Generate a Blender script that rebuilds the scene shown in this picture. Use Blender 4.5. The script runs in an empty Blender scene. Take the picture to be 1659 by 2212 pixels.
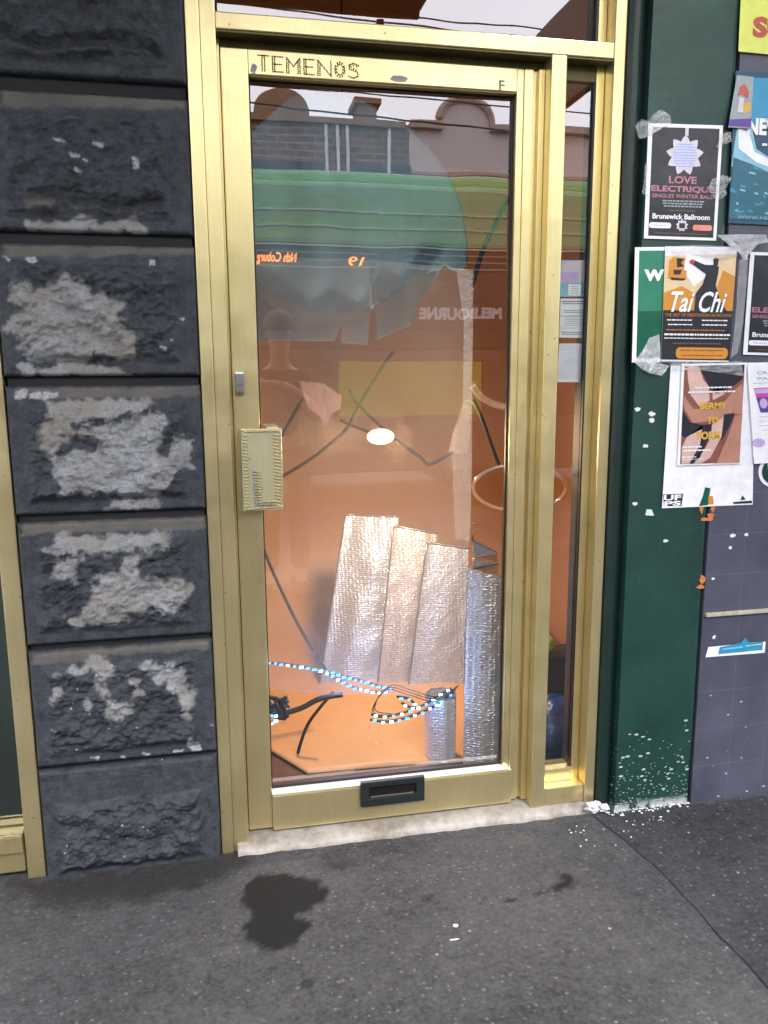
import bpy, bmesh, math, random
from mathutils import Vector, noise
R = math.radians
random.seed(7)
S = bpy.context.scene
COL = S.collection

# ------------------------------------------------------------------ camera
YAW, PITCH, ROLL, FPX = 0.202455923, 0.175068498, -0.00584059782, 1730.50467
CAM = Vector((0, -2.2, 1.4))
fwd = Vector((math.sin(YAW)*math.cos(PITCH), math.cos(YAW)*math.cos(PITCH), -math.sin(PITCH)))
r0 = Vector((math.cos(YAW), -math.sin(YAW), 0)); u0 = r0.cross(fwd)
rt = math.cos(ROLL)*r0 + math.sin(ROLL)*u0
up = -math.sin(ROLL)*r0 + math.cos(ROLL)*u0
cd = bpy.data.cameras.new('camera'); cam = bpy.data.objects.new('camera', cd); COL.objects.link(cam)
from mathutils import Matrix
cam.matrix_world = Matrix(((rt.x, up.x, -fwd.x, CAM.x), (rt.y, up.y, -fwd.y, CAM.y), (rt.z, up.z, -fwd.z, CAM.z), (0, 0, 0, 1)))
cd.sensor_fit = 'VERTICAL'; cd.sensor_height = 36; cd.lens = FPX/2212*36
cd.clip_start = 0.02; cd.clip_end = 500
S.camera = cam

# ------------------------------------------------------------------ world, sun, exposure
w = bpy.data.worlds.new("World"); S.world = w; w.use_nodes = True
wn = w.node_tree; bg = wn.nodes['Background']
sky = wn.nodes.new('ShaderNodeTexSky'); sky.sky_type = 'NISHITA'; sky.sun_disc = False
sky.sun_elevation = R(48); sky.sun_rotation = R(200); sky.dust_density = 4; sky.air_density = 1.2
hs = wn.nodes.new('ShaderNodeHueSaturation'); hs.inputs['Saturation'].default_value = 0.25
tc = wn.nodes.new('ShaderNodeTexCoord'); cn = wn.nodes.new('ShaderNodeTexNoise'); cn.inputs['Scale'].default_value = 2.2; cn.inputs['Detail'].default_value = 5
cmx = wn.nodes.new('ShaderNodeMix'); cmx.data_type = 'RGBA'; cmx.inputs['B'].default_value = (11.0, 10.7, 11.8, 1)
wn.links.new(tc.outputs['Generated'], cn.inputs['Vector'])
wn.links.new(sky.outputs[0], hs.inputs['Color']); wn.links.new(hs.outputs[0], cmx.inputs['A'])
mr = wn.nodes.new('ShaderNodeMapRange'); mr.inputs[1].default_value = .3; mr.inputs[2].default_value = .7; mr.inputs[3].default_value = .6; mr.inputs[4].default_value = .95
wn.links.new(cn.outputs[0], mr.inputs[0]); wn.links.new(mr.outputs[0], cmx.inputs['Factor'])
wn.links.new(cmx.outputs['Result'], bg.inputs['Color']); bg.inputs['Strength'].default_value = 0.15
sl = bpy.data.lights.new('sun', 'SUN'); sl.energy = 0.9; sl.angle = R(18); sl.color = (1, .97, .92)
so = bpy.data.objects.new('sun', sl); COL.objects.link(so); so.location = (2, -12, 14)
so.rotation_euler = Vector((0.35, -1.0, 1.15)).to_track_quat('Z', 'Y').to_euler()
S.view_settings.view_transform = 'Standard'; S.view_settings.look = 'None'
S.view_settings.exposure = 1.6; S.view_settings.gamma = 1
S.render.engine = 'CYCLES'
S.cycles.max_bounces = 10; S.cycles.transparent_max_bounces = 24; S.cycles.glossy_bounces = 6; S.cycles.diffuse_bounces = 4
S.cycles.use_denoising = True; S.cycles.sample_clamp_indirect = 8; S.cycles.caustics_reflective = False; S.cycles.caustics_refractive = False

# ------------------------------------------------------------------ measuring: a pixel of the 1659x2212 view -> world
def ray(u, v): return ((u-829.5)*rt - (v-1106)*up)/FPX + fwd
def at(u, v, Y=0.0):
    d = ray(u, v); t = (Y - CAM.y)/d.y; return CAM + d*t
def atz(u, v, z=0.0):
    d = ray(u, v); t = (z - CAM.z)/d.z; return CAM + d*t
GY = 0.078                                         # plane of the door glass
def atm(u, v, Ym):                                 # a point mirrored in the door glass, Ym = mirrored depth
    p = at(u, v, Ym); return Vector((p.x, 2*GY - Ym, p.z))
def lerp(a, b, t): return a + (b-a)*t

# ------------------------------------------------------------------ materials
MATS = {}
def nt(name):
    m = bpy.data.materials.new(name); m.use_nodes = True; MATS[name] = m
    return m, m.node_tree.nodes, m.node_tree.links, m.node_tree.nodes['Principled BSDF']
def M(name, col, rough=.55, metal=0, var=.12, vs=9, bump=0, bs=120, stretch=None, spec=None, emis=0, dist=.002):
    if name in MATS: return MATS[name]
    m, n, l, b = nt(name)
    b.inputs['Base Color'].default_value = (*col, 1); b.inputs['Roughness'].default_value = rough; b.inputs['Metallic'].default_value = metal
    if spec is not None: b.inputs['Specular IOR Level'].default_value = spec
    t = n.new('ShaderNodeTexCoord'); mp = n.new('ShaderNodeMapping'); l.new(t.outputs['Object'], mp.inputs['Vector'])
    if stretch: mp.inputs['Scale'].default_value = stretch
    if var:
        no = n.new('ShaderNodeTexNoise'); no.inputs['Scale'].default_value = vs; no.inputs['Detail'].default_value = 8; no.inputs['Roughness'].default_value = .6
        l.new(mp.outputs[0], no.inputs['Vector'])
        r = n.new('ShaderNodeValToRGB'); r.color_ramp.elements[0].position = .3; r.color_ramp.elements[1].position = .7
        r.color_ramp.elements[0].color = (*[c*(1-var) for c in col], 1); r.color_ramp.elements[1].color = (*[min(1, c*(1+var)) for c in col], 1)
        l.new(no.outputs[0], r.inputs[0]); l.new(r.outputs[0], b.inputs['Base Color'])
        rr = n.new('ShaderNodeMapRange'); rr.inputs[3].default_value = max(.02, rough*.85); rr.inputs[4].default_value = min(1, rough*1.15)
        l.new(no.outputs[0], rr.inputs[0]); l.new(rr.outputs[0], b.inputs['Roughness'])
    if bump:
        n2 = n.new('ShaderNodeTexNoise'); n2.inputs['Scale'].default_value = bs; n2.inputs['Detail'].default_value = 6
        l.new(mp.outputs[0], n2.inputs['Vector'])
        bu = n.new('ShaderNodeBump'); bu.inputs['Strength'].default_value = bump; bu.inputs['Distance'].default_value = dist
        l.new(n2.outputs[0], bu.inputs['Height']); l.new(bu.outputs[0], b.inputs['Normal'])
    if emis:
        b.inputs['Emission Color'].default_value = (*col, 1); b.inputs['Emission Strength'].default_value = emis
    return m

def mixrgb(n, l, fac, a, b_):
    x = n.new('ShaderNodeMix'); x.data_type = 'RGBA'
    for s, v in (('Factor', fac), ('A', a), ('B', b_)):
        if hasattr(v, 'links'): l.new(v, x.inputs[s])
        elif isinstance(v, tuple): x.inputs[s].default_value = (*v, 1)
        else: x.inputs[s].default_value = v
    return x.outputs['Result']
def ramp(n, l, src, p0, p1, lo=0, hi=1):
    r = n.new('ShaderNodeMapRange'); r.inputs[1].default_value = p0; r.inputs[2].default_value = p1; r.inputs[3].default_value = lo; r.inputs[4].default_value = hi
    l.new(src, r.inputs[0]); return r.outputs[0]
def noisen(n, l, vec, scale, det=6, rough=.6):
    x = n.new('ShaderNodeTexNoise'); x.inputs['Scale'].default_value = scale; x.inputs['Detail'].default_value = det; x.inputs['Roughness'].default_value = rough
    l.new(vec, x.inputs['Vector']); return x.outputs[0]
def mth(n, l, op, a, b_=0.0, clamp=False):
    x = n.new('ShaderNodeMath'); x.operation = op; x.use_clamp = clamp
    for i, v in enumerate((a, b_)):
        if hasattr(v, 'links'): l.new(v, x.inputs[i])
        else: x.inputs[i].default_value = v
    return x.outputs[0]

def glass_mat(name, tint=(.97, .98, .97), k=4.6):
    m, n, l, b = nt(name); n.remove(b); out = n['Material Output']
    tr = n.new('ShaderNodeBsdfTransparent'); tr.inputs[0].default_value = (*tint, 1)
    gl = n.new('ShaderNodeBsdfGlossy'); gl.inputs['Roughness'].default_value = 0.0
    fr = n.new('ShaderNodeFresnel'); fr.inputs[0].default_value = 1.52
    ge = n.new('ShaderNodeNewGeometry')
    f = mth(n, l, 'MULTIPLY', fr.outputs[0], k, True)
    f = mth(n, l, 'MULTIPLY', f, mth(n, l, 'SUBTRACT', 1.0, ge.outputs['Backfacing']))
    mx = n.new('ShaderNodeMixShader'); l.new(f, mx.inputs[0]); l.new(tr.outputs[0], mx.inputs[1]); l.new(gl.outputs[0], mx.inputs[2])
    # faint waviness of old plate glass
    t = n.new('ShaderNodeTexCoord'); nv = noisen(n, l, t.outputs['Object'], 2.5, 2)
    bu = n.new('ShaderNodeBump'); bu.inputs['Strength'].default_value = .12; bu.inputs['Distance'].default_value = .004
    l.new(nv, bu.inputs['Height']); l.new(bu.outputs[0], gl.inputs['Normal'])
    l.new(mx.outputs[0], out.inputs[0]); return m
def film_mat(name, col, alpha, rough=.15, bump=.5, bs=14, dist=.01, glossy=.25, trans=True):
    m, n, l, b = nt(name); n.remove(b); out = n['Material Output']
    tr = n.new('ShaderNodeBsdfTransparent')
    gl = n.new('ShaderNodeBsdfGlossy'); gl.inputs['Roughness'].default_value = rough; gl.inputs[0].default_value = (1, 1, 1, 1)
    df = n.new('ShaderNodeBsdfTranslucent' if trans else 'ShaderNodeBsdfDiffuse'); df.inputs[0].default_value = (*col, 1)
    d2 = n.new('ShaderNodeBsdfDiffuse'); d2.inputs[0].default_value = (*col, 1)
    mm = n.new('ShaderNodeMixShader'); mm.inputs[0].default_value = .5; l.new(df.outputs[0], mm.inputs[1]); l.new(d2.outputs[0], mm.inputs[2])
    ms = n.new('ShaderNodeMixShader'); ms.inputs[0].default_value = glossy; l.new(mm.outputs[0], ms.inputs[1]); l.new(gl.outputs[0], ms.inputs[2])
    mx = n.new('ShaderNodeMixShader')
    t = n.new('ShaderNodeTexCoord'); nv = noisen(n, l, t.outputs['Object'], bs, 5, .7)
    l.new(ramp(n, l, nv, .3, .75, alpha*.75, min(1, alpha*1.25)), mx.inputs[0])
    l.new(tr.outputs[0], mx.inputs[1]); l.new(ms.outputs[0], mx.inputs[2])
    bu = n.new('ShaderNodeBump'); bu.inputs['Strength'].default_value = bump; bu.inputs['Distance'].default_value = dist
    l.new(nv, bu.inputs['Height']); l.new(bu.outputs[0], gl.inputs['Normal'])
    l.new(mx.outputs[0], out.inputs[0]); return m

GOLD = None
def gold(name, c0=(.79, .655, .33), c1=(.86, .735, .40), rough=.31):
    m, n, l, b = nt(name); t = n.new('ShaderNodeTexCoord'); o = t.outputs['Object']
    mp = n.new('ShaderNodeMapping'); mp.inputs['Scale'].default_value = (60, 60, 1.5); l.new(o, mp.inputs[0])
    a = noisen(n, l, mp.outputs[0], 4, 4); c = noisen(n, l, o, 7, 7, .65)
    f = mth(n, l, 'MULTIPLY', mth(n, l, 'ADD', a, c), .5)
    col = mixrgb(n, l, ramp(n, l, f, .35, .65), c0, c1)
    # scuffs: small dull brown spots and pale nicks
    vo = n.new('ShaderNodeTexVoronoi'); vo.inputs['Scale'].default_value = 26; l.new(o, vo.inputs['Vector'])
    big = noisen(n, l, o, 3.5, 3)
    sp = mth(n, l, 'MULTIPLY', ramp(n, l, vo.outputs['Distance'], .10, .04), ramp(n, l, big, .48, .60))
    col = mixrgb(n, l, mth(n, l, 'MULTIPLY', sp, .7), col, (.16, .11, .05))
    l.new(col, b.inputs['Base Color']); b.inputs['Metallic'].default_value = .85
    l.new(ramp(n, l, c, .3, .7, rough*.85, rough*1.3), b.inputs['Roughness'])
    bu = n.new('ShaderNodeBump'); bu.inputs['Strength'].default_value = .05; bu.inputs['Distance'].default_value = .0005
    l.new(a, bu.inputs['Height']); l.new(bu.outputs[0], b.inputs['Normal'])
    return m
GOLD = gold('gold_aluminium')
GOLD_SHADE = gold('gold_aluminium_shaded', (.12, .10, .05), (.20, .17, .09), .45)  # shaded copy of the gold: darkness under the bars put into the colour
BLACK = M('black_rubber', (.012, .012, .013), .5)
GLASS = glass_mat('plate_glass')
GLASSG = glass_mat('dark_green_glass', (.9, .95, .92))
WHITE = M('white_paper', (.84, .84, .88), .6, var=.05)

# ------------------------------------------------------------------ mesh helpers
def tag(o, label=None, cat=None, group=None, kind=None):
    for k, v in (('label', label), ('category', cat), ('group', group), ('kind', kind)):
        if v: o[k] = v
    return o
def thing(name, label, cat, loc, group=None):
    o = bpy.data.objects.new(name, None); COL.objects.link(o); o.location = loc; o.empty_display_size = .1
    return tag(o, label, cat, group)
class MB:
    def __init__(s): s.v = []; s.f = []; s.smooth = False; s.attr = None
    def add(s, vs, fs):
        k = len(s.v); s.v += [Vector(a) for a in vs]; s.f += [tuple(i+k for i in f) for f in fs]; return s
    def box(s, x0, x1, y0, y1, z0, z1, bev=0):
        if bev:
            bm = bmesh.new(); bmesh.ops.create_cube(bm, size=1)
            for v in bm.verts: v.co = Vector(((x0+x1)/2+v.co.x*(x1-x0), (y0+y1)/2+v.co.y*(y1-y0), (z0+z1)/2+v.co.z*(z1-z0)))
            bmesh.ops.bevel(bm, geom=bm.edges[:], offset=bev, segments=2, affect='EDGES', profile=.6)
            bm.verts.index_update()
            s.add([v.co.copy() for v in bm.verts], [[v.index for v in f.verts] for f in bm.faces]); bm.free(); return s
        vs = [(x, y, z) for x in (x0, x1) for y in (y0, y1) for z in (z0, z1)]
        return s.add(vs, [(0, 1, 3, 2), (4, 6, 7, 5), (0, 4, 5, 1), (2, 3, 7, 6), (0, 2, 6, 4), (1, 5, 7, 3)])
    def prism(s, pts, dv):
        n = len(pts); dv = Vector(dv); a = [Vector(p) for p in pts]
        return s.add(a+[p+dv for p in a], [tuple(range(n)), tuple(range(2*n-1, n-1, -1))]+[(i, (i+1) % n, n+(i+1) % n, n+i) for i in range(n)])
    def flat(s, pts): return s.add(pts, [tuple(range(len(pts)))])
    def tube(s, pts, r, seg=8, closed=False):
        pts = [Vector(p) for p in pts]; n = len(pts); vs = []; fs = []
        pn = Vector((0, 0, 1))
        for i, p in enumerate(pts):
            a = pts[(i-1) % n] if closed else pts[max(0, i-1)]; b = pts[(i+1) % n] if closed else pts[min(n-1, i+1)]
            t = (b-a).normalized(); x = t.cross(pn)
            if x.length < .05: x = t.cross(Vector((1, 0, 0)))
            x.normalize(); y = t.cross(x); rr = r[i] if isinstance(r, list) else r
            vs += [p+(x*math.cos(2*math.pi*k/seg)+y*math.sin(2*math.pi*k/seg))*rr for k in range(seg)]
        m = n if closed else n-1
        for i in range(m):
            j = (i+1) % n
            fs += [(i*seg+k, i*seg+(k+1) % seg, j*seg+(k+1) % seg, j*seg+k) for k in range(seg)]
        if not closed: fs += [tuple(range(seg-1, -1, -1)), tuple((n-1)*seg+k for k in range(seg))]
        return s.add(vs, fs)
    def grid(s, nu, nv, fn):
        vs = [fn(i/(nu-1), j/(nv-1)) for j in range(nv) for i in range(nu)]
        return s.add(vs, [(j*nu+i, j*nu+i+1, (j+1)*nu+i+1, (j+1)*nu+i) for j in range(nv-1) for i in range(nu-1)])
    def ball(s, c, r, seg=10, sc=(1, 1, 1)):
        c = Vector(c); vs = [c+Vector((0, 0, r*sc[2]))]
        for j in range(1, seg//2+1):
            th = math.pi*j/(seg//2+1)
            vs += [c+Vector((r*sc[0]*math.sin(th)*math.cos(2*math.pi*k/seg), r*sc[1]*math.sin(th)*math.sin(2*math.pi*k/seg), r*sc[2]*math.cos(th))) for k in range(seg)]
        vs.append(c-Vector((0, 0, r*sc[2]))); fs = []; m = seg//2
        for k in range(seg): fs.append((0, 1+k, 1+(k+1) % seg)); fs.append((len(vs)-1, 1+(m-1)*seg+(k+1) % seg, 1+(m-1)*seg+k))
        for j in range(m-1):
            fs += [(1+j*seg+k, 1+(j+1)*seg+k, 1+(j+1)*seg+(k+1) % seg, 1+j*seg+(k+1) % seg) for k in range(seg)]
        return s.add(vs, fs)
    def build(s, name, mat, parent=None, smooth=None, solid=0, attr=None, mats=None):
        if parent is not None: org = Vector(parent.matrix_world.translation) if parent.type != 'EMPTY' else Vector(parent.location)
        else:
            xs = [v.x for v in s.v]; ys = [v.y for v in s.v]; zs = [v.z for v in s.v]
            org = Vector(((min(xs)+max(xs))/2, (min(ys)+max(ys))/2, min(zs)))
        if parent is not None and parent.type != 'EMPTY': org = Vector(parent['_org'])
        me = bpy.data.meshes.new(name); me.from_pydata([v-org for v in s.v], [], s.f); me.update()
        if mats:
            for m in mats: me.materials.append(m)
        else: me.materials.append(mat)
        bm = bmesh.new(); bm.from_mesh(me); bmesh.ops.recalc_face_normals(bm, faces=bm.faces[:]); bm.to_mesh(me); bm.free()
        if smooth if smooth is not None else s.smooth:
            me.polygons.foreach_set('use_smooth', [True]*len(me.polygons))
        if attr:
            for an, vals in attr.items():
                a = me.attributes.new(an, 'FLOAT', 'POINT'); a.data.foreach_set('value', vals)
        o = bpy.data.objects.new(name, me); COL.objects.link(o)
        o['_org'] = tuple(org)
        if parent is None: o.location = org
        else: o.parent = parent
        if solid:
            md = o.modifiers.new('thick', 'SOLIDIFY'); md.thickness = solid; md.offset = 0
        return o
def struct(o): o['kind'] = 'structure'; return o

def text_tris(body, shear=0, bold=0):
    c = bpy.data.curves.new('t', 'FONT'); c.body = body; c.shear = shear; c.offset = bold; c.resolution_u = 3
    c.align_x = 'LEFT'
    o = bpy.data.objects.new('t', c); me = bpy.data.meshes.new_from_object(o)
    vs = [v.co.copy() for v in me.vertices]; fs = [tuple(p.vertices) for p in me.polygons]
    bpy.data.objects.remove(o); bpy.data.curves.remove(c); bpy.data.meshes.remove(me)
    if not vs: return [], []
    x0 = min(v.x for v in vs); x1 = max(v.x for v in vs); y0 = min(v.y for v in vs); y1 = max(v.y for v in vs)
    return [((v.x-x0)/(x1-x0), (v.y-y0)/(y1-y0)) for v in vs], fs

# polygons for stains: signed distance + noise
def sdpoly(x, y, P):
    d = 1e9; inside = False; n = len(P)
    for i in range(n):
        ax, ay = P[i]; bx, by = P[(i+1) % n]
        ex, ey = bx-ax, by-ay; wx, wy = x-ax, y-ay
        t = max(0, min(1, (wx*ex+wy*ey)/(ex*ex+ey*ey+1e-12)))
        dx, dy = wx-ex*t, wy-ey*t; d = min(d, dx*dx+dy*dy)
        if (ay > y) != (by > y) and x < (bx-ax)*(y-ay)/(by-ay)+ax: inside = not inside
    d = math.sqrt(d); return d if inside else -d
class Stain:
    def __init__(s, P):
        s.P = P; m = .04
        s.b = (min(p[0] for p in P)-m, max(p[0] for p in P)+m, min(p[1] for p in P)-m, max(p[1] for p in P)+m)
    def __call__(s, x, y):
        if x < s.b[0] or x > s.b[1] or y < s.b[2] or y > s.b[3]: return -1
        return sdpoly(x, y, s.P)

# ================================================================== SETTING: ground
def Z2(l, sc, off, zoom=True): return [(off[0]+a*sc, off[1]+b*sc) for a, b in l]
wet = []
for poly in ([(525, 1915), (560, 1890), (610, 1884), (655, 1892), (690, 1905), (716, 1928), (700, 1950), (668, 1966), (640, 1975), (672, 1995), (652, 2030), (610, 2052), (568, 2050), (535, 2030), (528, 2000), (545, 1972), (528, 1950)],
             [(1204, 1884), (1225, 1882), (1248, 1903), (1230, 1914), (1195, 1926), (1160, 1936), (1150, 1932), (1188, 1916), (1216, 1905)],
             [(1085, 1942), (1115, 1940), (1108, 1950), (1090, 1950)], [(795, 1922), (818, 1920), (812, 1932), (798, 1930)],
             [(915, 1937), (930, 1938), (925, 1944), (915, 1943)], [(1030, 1942), (1048, 1940), (1040, 1948)]):
    wet.append(Stain([tuple(atz(u, v).xy) for u, v in poly]))
grime = [Stain([tuple(atz(u, v).xy) for u, v in poly]) for poly in (
    [(95, 1895), (300, 1868), (480, 1838), (560, 1815), (650, 1815), (560, 1850), (480, 1900), (300, 1950), (120, 1965), (0, 1930), (0, 1900)],
    [(700, 1850), (760, 1845), (770, 1862), (730, 1880), (690, 1878)])]
def rng(a, b, st):
    n = max(1, int(round((b-a)/st))); return [a+(b-a)*i/n for i in range(n+1)]
xs = [-60, -20, -6] + rng(-1.6, 2.6, .0125) + [6, 20, 60]
ys = [-3.55] + rng(-1.5, .1, .0125)
gm = MB(); aw = []; ag = []
for y in ys:
    for x in xs:
        gm.v.append(Vector((x, y, noise.noise((x*2, y*2, 0))*.002 if (-1.5 < y and -1.7 < x < 2.7) else 0)))
        d = 0
        if -1.6 <= x <= 2.6 and y >= -1.5:
            nn = noise.fractal((x*26, y*26, 3), .8, 2.1, 4)*.018
            d = max([s(x, y)+nn for s in wet]); g = max([s(x, y)+nn*2 for s in grime])
        else: d = g = -1
        aw.append(max(0, min(1, d/.012+.5))); ag.append(max(0, min(1, g/.06+.4)))
nx = len(xs)
gm.f = [(j*nx+i, j*nx+i+1, (j+1)*nx+i+1, (j+1)*nx+i) for j in range(len(ys)-1) for i in range(nx-1)]
def asphalt(name, base, light, flecks=True, k=1.0):
    m, n, l, b = nt(name); t = n.new('ShaderNodeTexCoord'); o = t.outputs['Object']
    n1 = noisen(n, l, o, 75, 4, .8); n2 = noisen(n, l, o, 1.8, 6, .6); n3 = noisen(n, l, o, 24, 6, .75)
    f = mth(n, l, 'ADD', mth(n, l, 'MULTIPLY', n1, .42), mth(n, l, 'ADD', mth(n, l, 'MULTIPLY', n2, .36), mth(n, l, 'MULTIPLY', n3, .32)))
    c = mixrgb(n, l, ramp(n, l, f, .44, .64), base, light)
    vo = n.new('ShaderNodeTexVoronoi'); vo.inputs['Scale'].default_value = 62; l.new(o, vo.inputs['Vector'])
    st = mth(n, l, 'MULTIPLY', ramp(n, l, vo.outputs['Distance'], .32, .18), ramp(n, l, vo.outputs['Color'], .62, .75))
    c = mixrgb(n, l, mth(n, l, 'MULTIPLY', st, .5*k), c, tuple(min(1, x*2.2) for x in light))
    v2 = n.new('ShaderNodeTexVoronoi'); v2.inputs['Scale'].default_value = 14; l.new(o, v2.inputs['Vector'])
    s2 = mth(n, l, 'MULTIPLY', ramp(n, l, mth(n, l, 'ADD', v2.outputs['Distance'], mth(n, l, 'MULTIPLY', n1, .05)), .10, .065), ramp(n, l, v2.outputs['Color'], .66, .7))
    c = mixrgb(n, l, mth(n, l, 'MULTIPLY', s2, .8), c, (.42, .41, .39))
    v3 = n.new('ShaderNodeTexVoronoi'); v3.inputs['Scale'].default_value = 5; l.new(o, v3.inputs['Vector'])
    s3 = mth(n, l, 'MULTIPLY', ramp(n, l, mth(n, l, 'ADD', v3.outputs['Distance'], mth(n, l, 'MULTIPLY', n3, .05)), .12, .09), ramp(n, l, v3.outputs['Color'], .5, .6))
    c = mixrgb(n, l, mth(n, l, 'MULTIPLY', s3, .7), c, tuple(x*.55 for x in base))
    A = n.new('ShaderNodeAttribute'); A.attribute_name = 'wet'; G = n.new('ShaderNodeAttribute'); G.attribute_name = 'grime'
    c = mixrgb(n, l, mth(n, l, 'MULTIPLY', G.outputs['Fac'], .75), c, (.020, .018, .017))
    c = mixrgb(n, l, mth(n, l, 'MULTIPLY', A.outputs['Fac'], .95), c, (.010, .010, .010))
    l.new(c, b.inputs['Base Color'])
    b.inputs['Roughness'].default_value = .85; b.inputs['Specular IOR Level'].default_value = .25
    bu = n.new('ShaderNodeBump'); bu.inputs['Strength'].default_value = .7; bu.inputs['Distance'].default_value = .004
    l.new(mth(n, l, 'ADD', n1, mth(n, l, 'MULTIPLY', vo.outputs['Distance'], .5)), bu.inputs['Height']); l.new(bu.outputs[0], b.inputs['Normal'])
    return m
ASPH = asphalt('footpath_asphalt', (.036, .036, .038), (.100, .100, .103))
ASPD = asphalt('patch_asphalt', (.018, .019, .022), (.068, .070, .078), k=1.6)
struct(gm.build('footpath', ASPH, attr={'wet': aw, 'grime': ag}))
# darker newer asphalt on the right
pm = MB(); n = 60; edge = []
for i in range(n+1):
    t = i/n; y = lerp(-.05, -1.6, t); edge.append((1.115+.045*min(1, t*6)+.02*math.sin(t*3)+noise.noise((y*9, 2, 0))*.012, y))
pm.v = [Vector((x, y, .004)) for x, y in edge]+[Vector((8, y, .004)) for x, y in edge]
pm.f = [(i, i+1, n+2+i, n+1+i) for i in range(n)]
struct(pm.build('asphalt_patch', ASPD))
struct(MB().box(-60, 60, -3.7, -3.551, -.3, .004, .01).build('kerb', M('bluestone_kerb', (.09, .09, .1), .8, bump=.4)))
struct(MB().flat([(-60, -13.5, -.13), (60, -13.5, -.13), (60, -3.7, -.13), (-60, -3.7, -.13)]).build('road', M('road_asphalt', (.06, .06, .065), .85, bump=.5)))
struct(MB().box(-60, 60, -17, -13.5, -.3, 0).build('far_footpath', M('far_path', (.14, .13, .13), .9)))
struct(MB().flat([(-400, -400, -.35), (400, -400, -.35), (400, 400, -.35), (-400, 400, -.35)]).build('ground', M('ground_soil', (.07, .07, .06), .9)))

# ================================================================== STONE PILASTER
SX0, SX1, SY = -.524, -.043, -.012
rows = [(2.490, 2.101), (2.065, 1.742), (1.7135, 1.3895), (1.365, 1.034), (1.013, .6805), (.662, .330), (.318, -.02)]
def st(l, off): return [(a*.3200+off[0], b*.3200+off[1]) for a, b in l]
O2, O3 = (0, 531), (0, 1095)
pale = [[(58, 480), (95, 473), (160, 476), (250, 474), (300, 477), (325, 503), (230, 506), (110, 503), (60, 492)],
 st([(180, 235), (230, 340), (285, 290), (440, 215), (500, 230), (600, 290), (640, 360), (700, 340), (790, 340), (850, 410), (800, 470), (850, 580), (940, 600), (950, 680), (920, 770), (800, 780), (740, 700), (650, 730), (580, 790), (400, 795), (200, 780), (130, 690), (100, 600), (30, 560), (30, 500), (100, 440), (95, 330), (85, 250)], O2),
 st([(170, 815), (460, 812), (800, 805), (835, 850), (870, 908), (600, 905), (450, 880), (180, 880)], O2),
 st([(300, 1050), (480, 1040), (1000, 1035), (1030, 1100), (850, 1150), (560, 1220), (470, 1200), (330, 1150)], O2),
 st([(330, 1100), (480, 1150), (490, 1230), (470, 1330), (400, 1400), (620, 1380), (700, 1360), (690, 1330), (560, 1260), (700, 1215), (850, 1150), (1000, 1130), (1130, 1200), (1100, 1330), (1060, 1420), (1130, 1420), (1180, 1300), (1310, 1300), (1300, 1370), (1260, 1470), (1200, 1540), (1100, 1640), (1060, 1690), (850, 1700), (780, 1650), (700, 1690), (560, 1640), (430, 1660), (380, 1560), (360, 1450), (300, 1350), (290, 1250)], O2),
 st([(750, 1715), (1070, 1705), (1050, 1780), (720, 1785)], O2),
 st([(400, 190), (1150, 172), (1110, 270), (1000, 290), (850, 300), (540, 290), (390, 320), (340, 260)], O3),
 st([(850, 310), (960, 300), (930, 480), (1100, 480), (1250, 460), (1280, 550), (1260, 640), (1100, 720), (1000, 680), (880, 750), (760, 800), (520, 800), (460, 750), (620, 660), (590, 640), (640, 520), (700, 510), (670, 450), (790, 430)], O3),
 st([(390, 330), (550, 330), (500, 480), (430, 475), (370, 450)], O3),
 st([(620, 1020), (760, 1010), (780, 1150), (800, 1190), (700, 1200), (590, 1100), (400, 1130), (380, 1110), (560, 1090)], O3),
 st([(950, 1080), (1050, 1040), (1180, 1070), (1260, 1100), (1310, 1280), (1270, 1420), (1180, 1270), (1120, 1160), (1000, 1140)], O3),
 st([(350, 1210), (440, 1205), (455, 1260), (350, 1300)], O3), st([(670, 1205), (740, 1210), (745, 1260), (680, 1255)], O3),
 st([(740, 1300), (880, 1290), (880, 1380), (800, 1410), (700, 1420)], O3), st([(880, 1140), (960, 1130), (950, 1250), (890, 1260)], O3),
 st([(590, 1280), (640, 1270), (630, 1370), (580, 1360)], O3)]
beige = [st([(100, 955), (1000, 955), (1340, 945), (1350, 1010), (1000, 1030), (300, 1040), (90, 1000)], O2),
 st([(150, 112), (1390, 62), (1395, 140), (1150, 165), (150, 188)], O3), st([(210, 992), (700, 960), (1410, 892), (1400, 960), (760, 1000), (700, 1040), (215, 1068)], O3),
 [(0, 192), (400, 216), (402, 236), (0, 230)], [(10, 528), (420, 535), (420, 551), (10, 555)], st([(240, 1240), (400, 1200), (420, 1330), (290, 1400)], O2),
 [(40, 420), (70, 424), (125, 432), (110, 450), (60, 446)]]
dabs = [st(q, O2) for q in ([(95, 985), (180, 975), (175, 1030), (100, 1030)], [(195, 1005), (275, 985), (270, 1030), (200, 1035)], [(295, 985), (390, 990), (400, 1025), (300, 1030)],
        [(180, 90), (230, 68), (262, 100), (230, 118)], [(1010, 90), (1055, 92), (1050, 135), (1015, 125)], [(30, 70), (75, 95), (60, 108)],
        [(1140, 625), (1172, 630), (1170, 638), (1140, 634)], [(1090, 680), (1122, 685), (1120, 692)], [(1208, 484), (1238, 490), (1236, 496)])]
dabs += [[(115, 300), (140, 305), (143, 309), (117, 305)], [(205, 313), (222, 317), (224, 321), (206, 317)], [(150, 332), (176, 336), (170, 344), (155, 340)], [(290, 346), (300, 346), (304, 366), (294, 366)],
         [(162, 364), (178, 372), (174, 376), (160, 368)], [(180, 346), (195, 350), (190, 354)]]
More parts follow.
